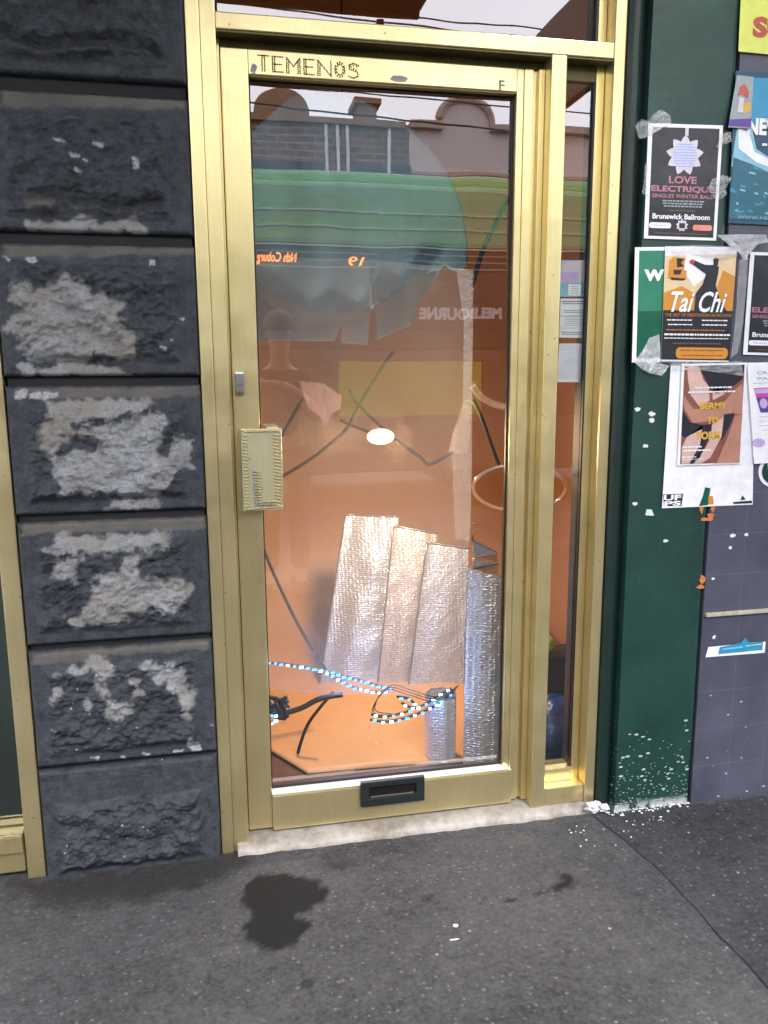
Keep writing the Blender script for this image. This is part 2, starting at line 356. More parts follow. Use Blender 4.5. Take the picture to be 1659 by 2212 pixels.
dabs += [st(q, O3) for q in ([(1250, 1570), (1290, 1540), (1340, 1590), (1360, 1640), (1300, 1645), (1270, 1610)], [(1180, 1650), (1240, 1635), (1230, 1660)], [(1415, 1465), (1450, 1460), (1445, 1485), (1415, 1485)],
        [(610, 1690), (670, 1685), (660, 1710)], [(800, 1680), (850, 1675), (840, 1700)], [(965, 1665), (1010, 1670), (990, 1680)], [(520, 1620), (580, 1615), (560, 1630)], [(345, 1500), (395, 1500), (380, 1512)])]
def toxz(P): return Stain([(at(u, v, SY).x, at(u, v, SY).z) for u, v in P])
pale = [toxz(p) for p in pale]; beige = [toxz(p) for p in beige]; dabs = [toxz(p) for p in dabs]
def stone_mat():
    m, n, l, b = nt('painted_bluestone'); t = n.new('ShaderNodeTexCoord'); o = t.outputs['Object']
    n1 = noisen(n, l, o, 40, 8, .7); n2 = noisen(n, l, o, 6, 5, .6); n3 = noisen(n, l, o, 160, 4, .7)
    c = mixrgb(n, l, ramp(n, l, n1, .35, .66), (.015, .019, .026), (.062, .073, .090))
    c = mixrgb(n, l, ramp(n, l, n2, .45, .75, 0, .6), c, (.045, .05, .058))
    def A(x): a = n.new('ShaderNodeAttribute'); a.attribute_name = x; return a.outputs['Fac']
    c = mixrgb(n, l, mth(n, l, 'MULTIPLY', A('beige'), ramp(n, l, n2, .3, .6, .45, .95)), c, (.150, .135, .118))
    pc = mixrgb(n, l, ramp(n, l, n1, .3, .7), (.20, .21, .215), (.40, .415, .43)); pc = mixrgb(n, l, ramp(n, l, n2, .42, .62, 0, .75), pc, (.25, .225, .19))
    pk = mth(n, l, 'MULTIPLY', A('pale'), ramp(n, l, n3, .28, .42, .35, 1))
    c = mixrgb(n, l, pk, c, pc)
    c = mixrgb(n, l, mth(n, l, 'MULTIPLY', A('dab'), ramp(n, l, n3, .35, .5, .2, .9)), c, (.48, .49, .52))
    c = mixrgb(n, l, mth(n, l, 'MULTIPLY', A('hollow_dark'), .85), c, (.01, .011, .014))  # darker along the panel foot, the undercut ledge and the hollows
    vo = n.new('ShaderNodeTexVoronoi'); vo.inputs['Scale'].default_value = 60; l.new(o, vo.inputs['Vector'])
    sp = mth(n, l, 'MULTIPLY', mth(n, l, 'MULTIPLY', ramp(n, l, vo.outputs['Distance'], .22, .12), ramp(n, l, vo.outputs['Color'], .74, .78)), A('low'))
    c = mixrgb(n, l, mth(n, l, 'MULTIPLY', sp, .8), c, (.5, .5, .52))
    l.new(c, b.inputs['Base Color']); b.inputs['Roughness'].default_value = .62
    bu = n.new('ShaderNodeBump'); bu.inputs['Strength'].default_value = .8; bu.inputs['Distance'].default_value = .006
    l.new(mth(n, l, 'ADD', n1, mth(n, l, 'MULTIPLY', n3, .4)), bu.inputs['Height']); l.new(bu.outputs[0], b.inputs['Normal'])
    return m
STONE = stone_mat(); JOINT = M('dark_joint', (.014, .015, .018), .8)
sp = thing('stone_pilaster', 'dark blue grey rock faced stone pillar with flaking pale render left of the gold door', 'pillar', (-.283, 0, 0))
MB().box(SX0+.004, SX1-.004, .012, .3, -.02, 3.2).build('mortar_core', JOINT, sp)
for ri, (zt, zb) in enumerate(rows):
    nu, nv = 170, int(170*(zt-zb)/(SX1-SX0)); g = MB(); P = {k: [] for k in ('pale', 'beige', 'dab', 'hollow_dark', 'low')}
    m = .030; zt2 = zt-.055 if ri == 6 else zt
    for j in range(nv):
        for i in range(nu):
            x = lerp(SX0, SX1, i/(nu-1)); z = lerp(zb, zt, j/(nv-1))
            ei = min(x-SX0, SX1-x); ej = min(z-zb, zt-z)
            inx = (x-SX0-m*1.15, SX1-m*1.5-x, z-zb-m*1.1, zt2-m*1.35-z)
            wob = noise.noise((x*9, z*9, ri))*.010+noise.noise((x*30, z*30, ri))*.006
            d = min(inx)+wob; k = max(0, min(1, d/.026)); k = k*k*(3-2*k)
            f1 = noise.fractal((x*14, z*17, ri*5), .75, 2.1, 6)
            rgh = .010+f1*.018
            ridge = noise.noise((x*5+ri*3, z*5, 9))*.012
            und = 0
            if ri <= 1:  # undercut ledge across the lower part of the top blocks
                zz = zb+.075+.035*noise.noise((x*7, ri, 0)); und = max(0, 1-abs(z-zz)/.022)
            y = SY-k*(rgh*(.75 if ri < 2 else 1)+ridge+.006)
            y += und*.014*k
            er = max(0, .010-min(ei, ej))/.010; y += er*er*.012+noise.fractal((x*30, z*30, 2), .8, 2, 3)*.0012
            g.v.append(Vector((x, y, z)))
            nn = noise.fractal((x*24, z*30, 7), .7, 2.1, 5)*.016
            P['pale'].append(max(0, min(1, (max(s(x, z) for s in pale)+nn*1.3)/.012+.5)))
            P['beige'].append(max(0, min(1, (max(s(x, z) for s in beige)+nn*.5)/.01+.5)))
            P['dab'].append(max(0, min(1, (max(s(x, z) for s in dabs)+nn*.45)/.003+.5)))
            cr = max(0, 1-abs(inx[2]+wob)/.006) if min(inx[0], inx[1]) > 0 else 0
            P['hollow_dark'].append(max(cr*.9, und*.7*k if ri <= 1 else 0, max(0, -f1-.25)*1.2*k*.6)); P['low'].append(1 if ri >= 5 else .12)
    g.f = [(j*nu+i, j*nu+i+1, (j+1)*nu+i+1, (j+1)*nu+i) for j in range(nv-1) for i in range(nu-1)]
    # sides of the block running back into the joint
    b0 = len(g.v); ring = [i for i in range(nu)]+[j*nu+nu-1 for j in range(1, nv)]+[(nv-1)*nu+i for i in range(nu-2, -1, -1)]+[j*nu for j in range(nv-2, 0, -1)]
    for q in ring:
        g.v.append(Vector((g.v[q].x, .02, g.v[q].z)))
        for k2 in P: P[k2].append(0)
    L = len(ring); g.f += [(ring[i], ring[(i+1) % L], b0+(i+1) % L, b0+i) for i in range(L)]
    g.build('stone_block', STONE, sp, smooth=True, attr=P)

# ================================================================== LEFT SHOP WINDOW
lw = thing('shop_window', 'dark green shop window in gold frame left of the stone pillar', 'window', (-1.4, .05, 0))
MB().box(-.575, -.5275, -.004, .09, 0, 3.2, .004).build('jamb', GOLD, lw)
MB().box(-3, -.58, .004, .09, .02, .135, .004).box(-3, -.58, -.012, .004, .085, .137, .004).build('sill', GOLD, lw)
MB().box(-3, -.58, .05, .056, .14, 3.2).build('pane', GLASSG, lw)
MB().box(-3.1, -.4, .62, .65, .02, 3.2).build('backing_panel', M('dark_green_panel', (.004, .045, .03), .6), lw)
MB().box(-3.1, -.4, .057, .6, .03, .1).build('window_shelf', M('dark_shelf', (.012, .02, .018), .6), lw)

# ================================================================== DOOR FRAME (one thing) + DOOR (another)
ff = thing('door_frame', 'gold aluminium door frame with transom light and narrow side light', 'door frame', (.55, .03, 0))
# jambs and bars
MB().box(-.040, -.006, 0, .11, 0, 3.1, .003).box(-.0055, .033, .005, .11, 0, 3.1, .003).box(.0335, .040, .05, .11, 0, 2.236, .001).build('left_jamb', GOLD, ff)
MB().box(.034, .050, .1125, .1145, .03, 2.24).box(.884, .930, .1125, .1145, .03, 2.24).box(.034, .93, .1125, .1145, 2.2405, 2.255).box(.036, .0415, .0865, .112, .035, 2.21).box(.8895, .8928, .0865, .112, .035, 2.21).box(.0425, .889, .0865, .112, 2.2055, 2.2140).build('light_block', BLACK, ff)  # added black strips that stop room light leaking through the door gaps
MB().box(1.104, 1.137, 0, .11, 0, 3.1, .003).box(1.078, 1.1035, .052, .11, 0, 3.1, .003).build('right_jamb', GOLD, ff)
MB().box(.0335, 1.1035, .002, .11, 2.237, 2.277, .003).build('transom_bar', GOLD, ff)
MB().box(.0405, .9225, .058, .112, 2.2145, 2.2365, .002).box(.9675, 1.0775, .052, .112, 2.19, 2.2365, .003).build('head_stop', GOLD_SHADE, ff)
MB().box(.0345, .9225, .006, .0575, 2.2325, 2.2365).box(.9675, 1.1025, .006, .0515, 2.2325, 2.2365).build('soffit_shade', GOLD_SHADE, ff)  # dark strips painted as the shade under the transom bar
MB().box(1.0738, 1.0774, .0685, .112, .129, 2.19).box(.9677, .971, .0685, .112, .129, 2.19).build('inner_gasket', BLACK, ff)
MB().box(.923, .967, .002, .11, .028, 2.2365, .003).box(.893, .9225, .062, .11, .035, 2.214, .002).box(.905, .9225, .045, .062, .035, 2.214, .002).build('mullion', GOLD, ff)
MB().box(.9675, 1.1035, .006, .11, .03, .085, .003).box(.9675, 1.0775, .045, .11, .0855, .128, .003).build('sill', GOLD, ff)
MB().box(.033, .0395, .02, .05, 2.3, 3.1, 0).box(1.072, 1.077, .05, .06, .13, 2.19).box(1.07, 1.0775, .05, .11, 2.28, 3.1).build('gasket', BLACK, ff)
MB().box(.9675, 1.0715, .062, .068, .128, 2.19).build('side_pane', GLASS, ff)
MB().box(.040, 1.0695, .062, .068, 2.277, 3.1).build('transom_pane', GLASS, ff)
MB().box(.0335, 1.1035, .002, .11, 3.06, 3.1, .003).build('top_bar', GOLD, ff)

dr = thing('shop_door', 'gold framed glass shop door with raised nail letters, orange room behind', 'door', (.465, .06, .03))
DY = .045; DB = .085
MB().box(.042, .112, DY, DB, .040, 2.212, .003).build('left_stile', GOLD, dr)
MB().box(.842, .862, DY+.004, DB, .040, 2.212, .002).box(.8625, .890, DY, DB, .040, 2.212, .003).build('right_stile', GOLD, dr)
MB().box(.1125, .8415, DY, DB, 2.150, 2.212, .003).build('top_rail', GOLD, dr)
MB().box(.1125, .868, DY-.016, DB, .038, .152, .006).build('bottom_rail', GOLD, dr)
MB().box(.1125, .8415, GY+.0, GY+.006, .158, 2.150).build('pane', GLASS, dr)
MB().box(.1125, .8415, GY-.012, GY-.001, .1525, .164).box(.1125, .1165, GY-.008, GY-.001, .164, 2.15).box(.837, .8415, GY-.012, GY-.001, .164, 2.15).box(.1165, .837, GY-.008, GY-.001, 2.140, 2.1495).build('gasket', BLACK, dr)
MB().box(.1165, .837, DY+.002, GY-.0085, 2.146, 2.1495).build('rail_underside_shade', GOLD_SHADE, dr)  # dark strip standing in for the shade beneath the top rail
MB().box(.1125, .8600, DY-.015, GY-.0125, .1521, .1565, .0015).build('rail_highlight', M('pale_highlight', (.86, .83, .74), .3, metal=.2, var=.04), dr)  # pale strip painted as the sky highlight on top of the rail
# letterbox
LBM = M('black_letterbox', (.012, .017, .018), .45, bump=.3, bs=60)
lb = MB().box(.378, .578, .016, .029, .088, .170, .004); x0, x1, z0, z1 = .378, .578, .088, .170
lb = MB()
lb.box(x0, x1, .014, .0285, z0, z0+.028, .004).box(x0, x1, .014, .0285, z1-.020, z1, .004).box(x0, x0+.026, .0145, .0285, z0+.02, z1-.015, .003).box(x1-.026, x1, .0145, .0285, z0+.02, z1-.015, .003)
lo = lb.build('letterbox', LBM, dr)
MB().box(x0+.026, x1-.026, .0235, .0286, z0+.028, z1-.020, .001).build('flap', M('black_flap', (.006, .005, .005), .4), lo)
MB().box(x0+.03, x1-.034, .0165, .0205, z0+.0285, z0+.032, .001).build('flap_lip', M('worn_lip', (.22, .19, .13), .4, metal=.5), lo)
# cylinder lock
STEEL = M('worn_steel', (.42, .43, .46), .32, metal=.9, bump=.4, bs=60)
lk = MB().box(.049, .073, .028, .0448, 1.338, 1.398, .005)
lk.tube([Vector((.061, .028, 1.372)), Vector((.061, .018, 1.372))], .010, 16).tube([Vector((.061, .028, 1.352)), Vector((.061, .021, 1.352))], .008, 16)
lk.build('lock', STEEL, dr)
# pull handle plate: bent plate with two bolts and a border of bead rods
hp = MB().box(.058, .167, -.004, .004, 1.022, 1.246, .002).box(.058, .064, .004, .0448, 1.026, 1.242).box(.128, .160, .004, .074, 1.236, 1.2500, .002)
PLT = gold('pale_gold_plate', (.52, .47, .28), (.60, .56, .36), .32); PLT.node_tree.nodes['Principled BSDF'].inputs['Metallic'].default_value = .3
hpl = hp.build('handle_plate', PLT, dr)
BEAD = M('bead_brass', (.75, .62, .30), .28, metal=.9); BEADG = M('bead_steel', (.35, .36, .42), .3, metal=.9)
hb = MB(); hg = MB()
def rod(mb, x, z, L=.012, a=-.18, r=.0018): mb.tube([Vector((x-L/2, -.0055, z-math.sin(a)*L/2)), Vector((x, -.0068, z)), Vector((x+L/2, -.0055, z+math.sin(a)*L/2))], r, 6)
for k in range(22):
    z = 1.228-k*.0092; rod(hb, .0685, z); rod(hb, .153, z+.001, .022, -.3)
for k in range(9): rod(hb, .070+k*.011, 1.2395, .012, -.35)
for k in range(9): rod(hb, .071+k*.011, 1.0275+k*.0004, .013, .35)
for k in range(12): rod(hb, .104, 1.128-k*.0075, .010, -.15); rod(hg, .092, 1.129-k*.0078, .010, -.15)
for k in range(6): rod(hb, .105+k*.0105, 1.0455, .011, .3); rod(hg, .094+k*.0105, 1.0375, .011, .3)
hb.build('bead_border', BEAD, hpl, smooth=True); hg.build('bead_initial', BEADG, hpl, smooth=True)
# raised nail letters on the top rail
GL = {'T': [[(0, 1), (1, 1)], [(.38, 1), (.38, 0)], [(.62, 1), (.62, 0)]],
      'E': [[(0, 1), (0, 0)], [(.2, .95), (.2, .05)], [(0, 1), (1, 1)], [(0, .5), (.85, .5)], [(0, 0), (1, 0)]],
      'M': [[(0, 0), (0, 1)], [(.15, .8), (.15, 0)], [(0, 1), (.5, .45)], [(.5, .45), (1, 1)], [(1, 1), (1, 0)], [(.85, .8), (.85, 0)]],
      'N': [[(0, 0), (0, 1)], [(.16, .8), (.16, 0)], [(0, 1), (1, 0)], [(1, 0), (1, 1)]],
      'O': [[(.5+.5*math.sin(a*math.pi/6), .5+.5*math.cos(a*math.pi/6)) for a in range(13)], [(.5+.34*math.sin(a*math.pi/6), .5+.36*math.cos(a*math.pi/6)) for a in range(13)]],
      'S': [[(1, .88), (.5, 1), (.05, .85), (.1, .6), (.5, .52), (.9, .42), (.95, .15), (.5, 0), (0, .12)], [(.8, .8), (.5, .86), (.25, .76), (.5, .64), (.8, .56)]]}
nb = MB(); ng = MB(); x = .138
for ci, ch in enumerate('TEMENOS'):
    wd = .034 if ch in 'MN' else .026; zb = 2.1615-ci*.0006; ht = .036
    for strk in GL[ch]:
        for a, b in zip(strk, strk[1:]):
            L = math.hypot((b[0]-a[0])*wd, (b[1]-a[1])*ht); n = max(1, int(L/.0042))
            for k in range(n+1):
                px = x+lerp(a[0], b[0], k/n)*wd; pz = zb+lerp(a[1], b[1], k/n)*ht
                (ng if random.random() < .22 else nb).ball((px+random.uniform(-.0005, .0005), DY-.0003, pz), .0021, 6)
    x += wd+.0105
NB = nb.build('nail_letters', M('nail_brass', (.16, .11, .05), .35, metal=.8), dr); ng.build('nail_letter_studs', M('nail_dark', (.03, .028, .03), .4, metal=.5), dr)
# worn sticker remnants on the rail
sk = MB(); c = at(862, 170, DY)
sk.prism([(c.x+.026*math.cos(a)*(1 if abs(math.cos(a)) < .8 else .9)+.002*math.sin(5*a), DY-.0012, c.z+.008*math.sin(a)) for a in [i*math.pi/10 for i in range(20)]], (0, .0011, 0))
c = at(548, 148, DY); sk.prism([(c.x+.008*math.cos(a)+.002*math.sin(3*a), DY-.0012, c.z+.012*math.sin(a)) for a in [i*math.pi/8 for i in range(16)]], (0, .0011, 0))
sk.build('sticker_residue', M('sticker_grey', (.42, .42, .45), .6, var=.3, vs=60), dr)
ti, tf = text_tris('F', bold=.02); c = at(1078, 185, DY); q = MB(); q.add([(c.x+a*.016, DY-.0008, c.z-.012+b*.026) for a, b in ti], tf); q.build('faded_letter', M('faded_ink', (.30, .26, .15), .6), dr)

# threshold of worn marble
th = MB(); n = 120
def thf(a, b):
    x = lerp(.005, 1.15, a); lip = -.014+noise.noise((x*6, 3, 0))*.008
    prof = [(.12, .030), (.01, .028), (lip+.010, .023), (lip, .016), (lip-.010+noise.noise((x*20, 1, 0))*.008, .004), (lip-.012, -.02)]
    y, z = prof[min(5, int(round(b*5)))]
    return Vector((x, y, z+noise.noise((x*25, y*25, 0))*.0015))
th.grid(n, 6, thf)
def marble():
    m, n, l, b = nt('worn_marble'); t = n.new('ShaderNodeTexCoord'); o = t.outputs['Object']
    n1 = noisen(n, l, o, 9, 8, .7); n2 = noisen(n, l, o, 50, 5, .6)
    c = mixrgb(n, l, ramp(n, l, n1, .38, .6), (.20, .17, .13), (.40, .37, .33)); c = mixrgb(n, l, ramp(n, l, n2, .56, .72, 0, .55), c, (.14, .12, .10))
    l.new(c, b.inputs['Base Color']); b.inputs['Roughness'].default_value = .5; return m
tag(th.build('threshold_step', marble(), smooth=True), 'worn white marble step under the gold door', 'doorstep')

# ================================================================== RIGHT WALL: green pilaster, tiled wall
def green_mat():
    m, n, l, b = nt('green_paint'); t = n.new('ShaderNodeTexCoord'); o = t.outputs['Object']
    n1 = noisen(n, l, o, 5, 6, .6); n2 = noisen(n, l, o, 45, 5, .6); se = n.new('ShaderNodeSeparateXYZ'); l.new(o, se.inputs[0])
    c = mixrgb(n, l, ramp(n, l, n1, .35, .65), (.008, .036, .030), (.014, .056, .045))
    c = mixrgb(n, l, ramp(n, l, n2, .60, .75, 0, .35), c, (.05, .10, .09))
    mp = n.new('ShaderNodeMapping'); mp.inputs['Scale'].default_value = (1, 1, 2.2); l.new(o, mp.inputs[0])
    dens = ramp(n, l, se.outputs['Z'], .75, .0, .05, 1)
    def flecks(sc, thr, amt, c):
        vo = n.new('ShaderNodeTexVoronoi'); vo.inputs['Scale'].default_value = sc; l.new(mp.outputs[0], vo.inputs['Vector'])
        s = mth(n, l, 'MULTIPLY', ramp(n, l, vo.outputs['Distance'], .26, .20), mth(n, l, 'GREATER_THAN', mth(n, l, 'MULTIPLY', dens, dens), mth(n, l, 'ADD', vo.outputs['Color'], thr)))
        return mixrgb(n, l, mth(n, l, 'MULTIPLY', s, amt), c, (.55, .60, .60))
    c = flecks(30, .22, .85, c); c = flecks(70, .14, .7, c)
    lowpeel = mth(n, l, 'MULTIPLY', ramp(n, l, se.outputs['Z'], .035, .0), ramp(n, l, n2, .42, .5)); c = mixrgb(n, l, lowpeel, c, (.6, .62, .64))
    l.new(c, b.inputs['Base Color']); b.inputs['Roughness'].default_value = .42
    bu = n.new('ShaderNodeBump'); bu.inputs['Strength'].default_value = .45; bu.inputs['Distance'].default_value = .004
    l.new(mth(n, l, 'ADD', n1, mth(n, l, 'MULTIPLY', n2, .4)), bu.inputs['Height']); l.new(bu.outputs[0], b.inputs['Normal']); return m
GREEN = green_mat()
WY = -.035
gp = thing('green_pilaster', 'dark green painted pier right of the door with white flecks at its foot', 'pillar', (1.32, 0, 0))
g = MB(); nz = 160
def gpf(a, b):
    z = lerp(-.01, 3.2, b); x = lerp(1.192, 1.462, a)
    if a > .97: x += noise.noise((0, z*12, 1))*.006+(max(0, .06-z)*-.6)
    return Vector((x, WY+noise.noise((x*4, z*4, 2))*.003+(.02 if a > .999 else 0), z))
g.grid(24, nz, gpf); g.add([gpf(0, j/(nz-1)) for j in range(nz)]+[gpf(0, j/(nz-1))+Vector((0, .2, 0)) for j in range(nz)], [(j, j+1, nz+j+1, nz+j) for j in range(nz-1)])
g.build('pier_face', GREEN, gp, smooth=True)
tb = MB()
def tbf(a, b):
    z = lerp(-.01, 3.2, b); an = lerp(-math.pi*.5, math.pi*.5, a)
    return Vector((1.160+.020*math.sin(an)+noise.noise((0, z*10, 5))*.002, -.002-.018*math.cos(an), z))
tb.grid(10, 120, tbf).box(1.1385, 1.1995, .0, .1, -.01, 3.2).build('edge_bead', M('green_paint_dark', (.006, .022, .018), .4, bump=.5, bs=30), gp, smooth=False)

def tile_mat():
    m, n, l, b = nt('painted_tiles'); t = n.new('ShaderNodeTexCoord'); o = t.outputs['Object']
    se = n.new('ShaderNodeSeparateXYZ'); l.new(o, se.inputs[0]); cb = n.new('ShaderNodeCombineXYZ'); l.new(se.outputs['X'], cb.inputs[0]); l.new(se.outputs['Z'], cb.inputs[1])
    br = n.new('ShaderNodeTexBrick'); br.offset = 0; br.inputs['Scale'].default_value = 1; br.inputs['Brick Width'].default_value = .128; br.inputs['Row Height'].default_value = .128; br.inputs['Mortar Size'].default_value = .0016; br.inputs['Mortar Smooth'].default_value = .3
    l.new(cb.outputs[0], br.inputs['Vector'])
    n1 = noisen(n, l, o, 5, 5); n2 = noisen(n, l, o, 60, 4)
    c = mixrgb(n, l, ramp(n, l, n1, .3, .7), (.055, .058, .085), (.095, .098, .14))
    c = mixrgb(n, l, ramp(n, l, n2, .62, .72, 0, .3), c, (.15, .15, .18))
    c = mixrgb(n, l, mth(n, l, 'MULTIPLY', br.outputs['Fac'], mth(n, l, 'MULTIPLY', n1, .7)), c, (.14, .14, .18))
    dens = ramp(n, l, se.outputs['Z'], .55, .0, .0, 1)
    mp = n.new('ShaderNodeMapping'); mp.inputs['Scale'].default_value = (1, 1, 2); l.new(o, mp.inputs[0])
    vo = n.new('ShaderNodeTexVoronoi'); vo.inputs['Scale'].default_value = 30; l.new(mp.outputs[0], vo.inputs['Vector'])
    s = mth(n, l, 'MULTIPLY', ramp(n, l, vo.outputs['Distance'], .2, .15), mth(n, l, 'GREATER_THAN', mth(n, l, 'MULTIPLY', dens, .45), vo.outputs['Color']))
    c = mixrgb(n, l, s, c, (.5, .52, .6))
    l.new(c, b.inputs['Base Color']); b.inputs['Roughness'].default_value = .38
    bu = n.new('ShaderNodeBump'); bu.inputs['Strength'].default_value = .3; bu.inputs['Distance'].default_value = .002; bu.invert = True
    l.new(br.outputs['Fac'], bu.inputs['Height']); l.new(bu.outputs[0], b.inputs['Normal']); return m
tw = thing('tiled_wall', 'dark blue grey painted tile wall covered in bills at the right', 'wall', (3, .1, 0))
TY = -.036
MB().box(1.4635, 6, TY, .3, 0, 3.2, .002).build('tile_face', tile_mat(), tw)
ledge = MB(); a, b = at(1522, 1326, TY), at(1659, 1320, TY)
ledge.box(a.x, 2.6, TY-.012, TY-.0005, a.z-.008, a.z+.004, .002)
ledge.build('broken_tile_lip', M('cream_edge', (.45, .42, .33), .6, var=.3, vs=40), tw)
og = MB()
def blob(mb, u, v, ru, rv, Y, n=12, jag=.25, d=.0012, seed=0):
    c = at(u, v, Y); k = 1/(FPX/(Y+2.2)); rr = random.Random(seed+int(u*7+v))
    P = []
    for i in range(n):
        a = 2*math.pi*i/n; q = 1+rr.uniform(-jag, jag)
        P.append((c.x+ru*k*math.cos(a)*q, Y-d, c.z+rv*k*math.sin(a)*q))
    mb.prism(P, (0, d*.8, 0)); return mb
for u, v, ru, rv in ((1535, 1113, 10, 5), (1528, 1122, 18, 5), (1540, 1095, 6, 12), (1517, 1252, 8, 12), (1513, 1268, 10, 6), (1515, 1095, 5, 18)): blob(og, u, v, ru, rv, TY)
og.build('orange_paint_marks', M('orange_chip', (.55, .20, .06), .6), tw)
wg = MB()
for u, v, ru, rv in ((1583, 1157, 7, 5), (1612, 1155, 6, 4), (1577, 1183, 5, 4), (1540, 1250, 4, 3), (1542, 1376, 5, 5)): blob(wg, u, v, ru, rv, TY, seed=3)
wg.build('white_paper_scraps', WHITE, tw)
wp = MB()
for u, v, ru, rv in ((1404, 945, 12, 8), (1449, 959, 12, 8), (1447, 983, 10, 9), (1398, 1138, 7, 5), (1367, 1257-255, 0, 0), (1576-207, 1256, 9, 6), (1373, 1256, 0, 0), (1438, 1283, 0, 0)):
    pass
for u, v, ru, rv in ((1377, 884, 7, 5), (1408, 894, 8, 5), (1407, 908, 7, 6), (1394, 963, 7, 4), (1371, 1088, 7, 4), (1437, 1168, 7, 4), (1372, 1133, 0.1, 0.1)):
    if ru > 1: blob(MB(), u, v, ru, rv, WY, seed=5).build('paint_speck', M('white_paint', (.65, .68, .72), .6), gp)
c = [at(u, v, WY-.001) for u, v in ((1394, 1113), (1397, 1100), (1408, 1101), (1413, 1114))]; wp.prism(c, (0, .0008, 0))
wp.build('paper_scrap', MATS['white_paint'], gp)

# ================================================================== POSTERS
def pm_(name, col, rough=.30): return M('ink_'+name, col, rough, var=.10, vs=24, bump=.5, bs=7, dist=.008)
INK = {k: pm_(k, v) for k, v in dict(black=(.022, .024, .034), white=(.84, .85, .90), pink=(.42, .18, .24), lilac=(.62, .56, .62), blue=(.22, .28, .62), skyb=(.56, .58, .80), grey=(.30, .34, .37), salmon=(.75, .26, .22),
   cream=(.72, .56, .34), orange=(.60, .26, .045), dorange=(.30, .12, .03), deepgreen=(.008, .10, .06), midgreen=(.03, .20, .12), yellow=(.66, .70, .16), red=(.50, .06, .07), red2=(.45, .10, .07), skin1=(.45, .22, .16), skin2=(.62, .42, .38),
   skin3=(.24, .09, .07), gold=(.62, .38, .06), purple=(.10, .05, .30), magenta=(.55, .08, .30), aqua=(.03, .28, .50), deepblue=(.01, .07, .13), ltblue=(.25, .50, .66), teal=(.02, .13, .19), starg=(.008, .05, .04), violet=(.55, .40, .70), brown=(.20, .10, .06)).items()}
class Poster:
    def __init__(s, name, label, quad, Y, base='white', group=None, cat='poster'):
        s.Y = Y; s.q = [at(u, v, Y) for u, v in quad]; s.n = 0; s.L = {}
        s.o = None; lo = [s.q[0], s.q[1], s.q[2], s.q[3]]
        c = (lo[2]+lo[3])/2
        s.t = thing(name, label, cat, (c.x, Y, c.z), group)
        mb = MB(); mb.prism([s.P(0, 0), s.P(1, 0), s.P(1, 1), s.P(0, 1)], (0, .0006, 0)); mb.build('paper', INK[base], s.t)
    def P(s, a, b, k=0):
        p = s.q[0].lerp(s.q[1], a).lerp(s.q[3].lerp(s.q[2], a), b); return Vector((p.x, s.Y-k*.0005, p.z))
    def poly(s, col, pts, k=1):
        mb = s.L.setdefault((k, col), MB()); mb.flat([s.P(a, b, k) for a, b in pts]); return s
    def rect(s, col, a0, b0, a1, b1, k=1): return s.poly(col, [(a0, b0), (a1, b0), (a1, b1), (a0, b1)], k)
    def disc(s, col, a, b, ra, rb, k=1, n=28): return s.poly(col, [(a+ra*math.cos(2*math.pi*i/n), b+rb*math.sin(2*math.pi*i/n)) for i in range(n)], k)
    def star(s, col, a, b, ra, rb, n=9, k=1, inner=.72):
        P = []
        for i in range(n*4):
            an = 2*math.pi*i/(n*4)-math.pi/2; q = inner+(1-inner)*(.5+.5*math.cos(an*n+math.pi/2*n)) ; P.append((a+ra*q*math.cos(an), b+rb*q*math.sin(an)))
        return s.poly(col, P, k)
    def pill(s, col, a0, b0, a1, b1, k=1):
        r = (b1-b0)/2; ra = r*.7*1.5; P = [(a1-ra+ra*math.cos(t), (b0+b1)/2+r*math.sin(t)) for t in [(-.5+i/8)*math.pi for i in range(9)]]+[(a0+ra+ra*math.cos(t), (b0+b1)/2+r*math.sin(t)) for t in [(.5+i/8)*math.pi for i in range(9)]]
        return s.poly(col, P, k)
    def text(s, col, body, a0, b0, a1, b1, k=2, shear=0, bold=0):
        v, f = text_tris(body, shear, bold); mb = s.L.setdefault((k, col), MB())
        mb.add([s.P(a0+x*(a1-a0), b1-y*(b1-b0), k) for x, y in v], f); return s
    def bars(s, col, a0, a1, bs, h=.008, k=2, seed=1):
        rr = random.Random(seed)
        for b in bs:
            x = a0+rr.uniform(0, .03)
            while x < a1-.02:
                w_ = rr.uniform(.025, .07); s.rect(col, x, b-h/2, min(a1, x+w_), b+h/2, k); x += w_+.010
        return s
    def done(s, names=None):
        big = MB(); mats = []; mi = []
        for (k, col), mb in sorted(s.L.items(), key=lambda t: t[0][0]):
            big.add(mb.v, mb.f)
            if INK[col] not in mats: mats.append(INK[col])
            mi += [mats.index(INK[col])]*len(mb.f)
        if not big.f: return s.t
        o = big.build('print', None, s.t, mats=mats); o.data.polygons.foreach_set('material_index', mi)
        return s.t
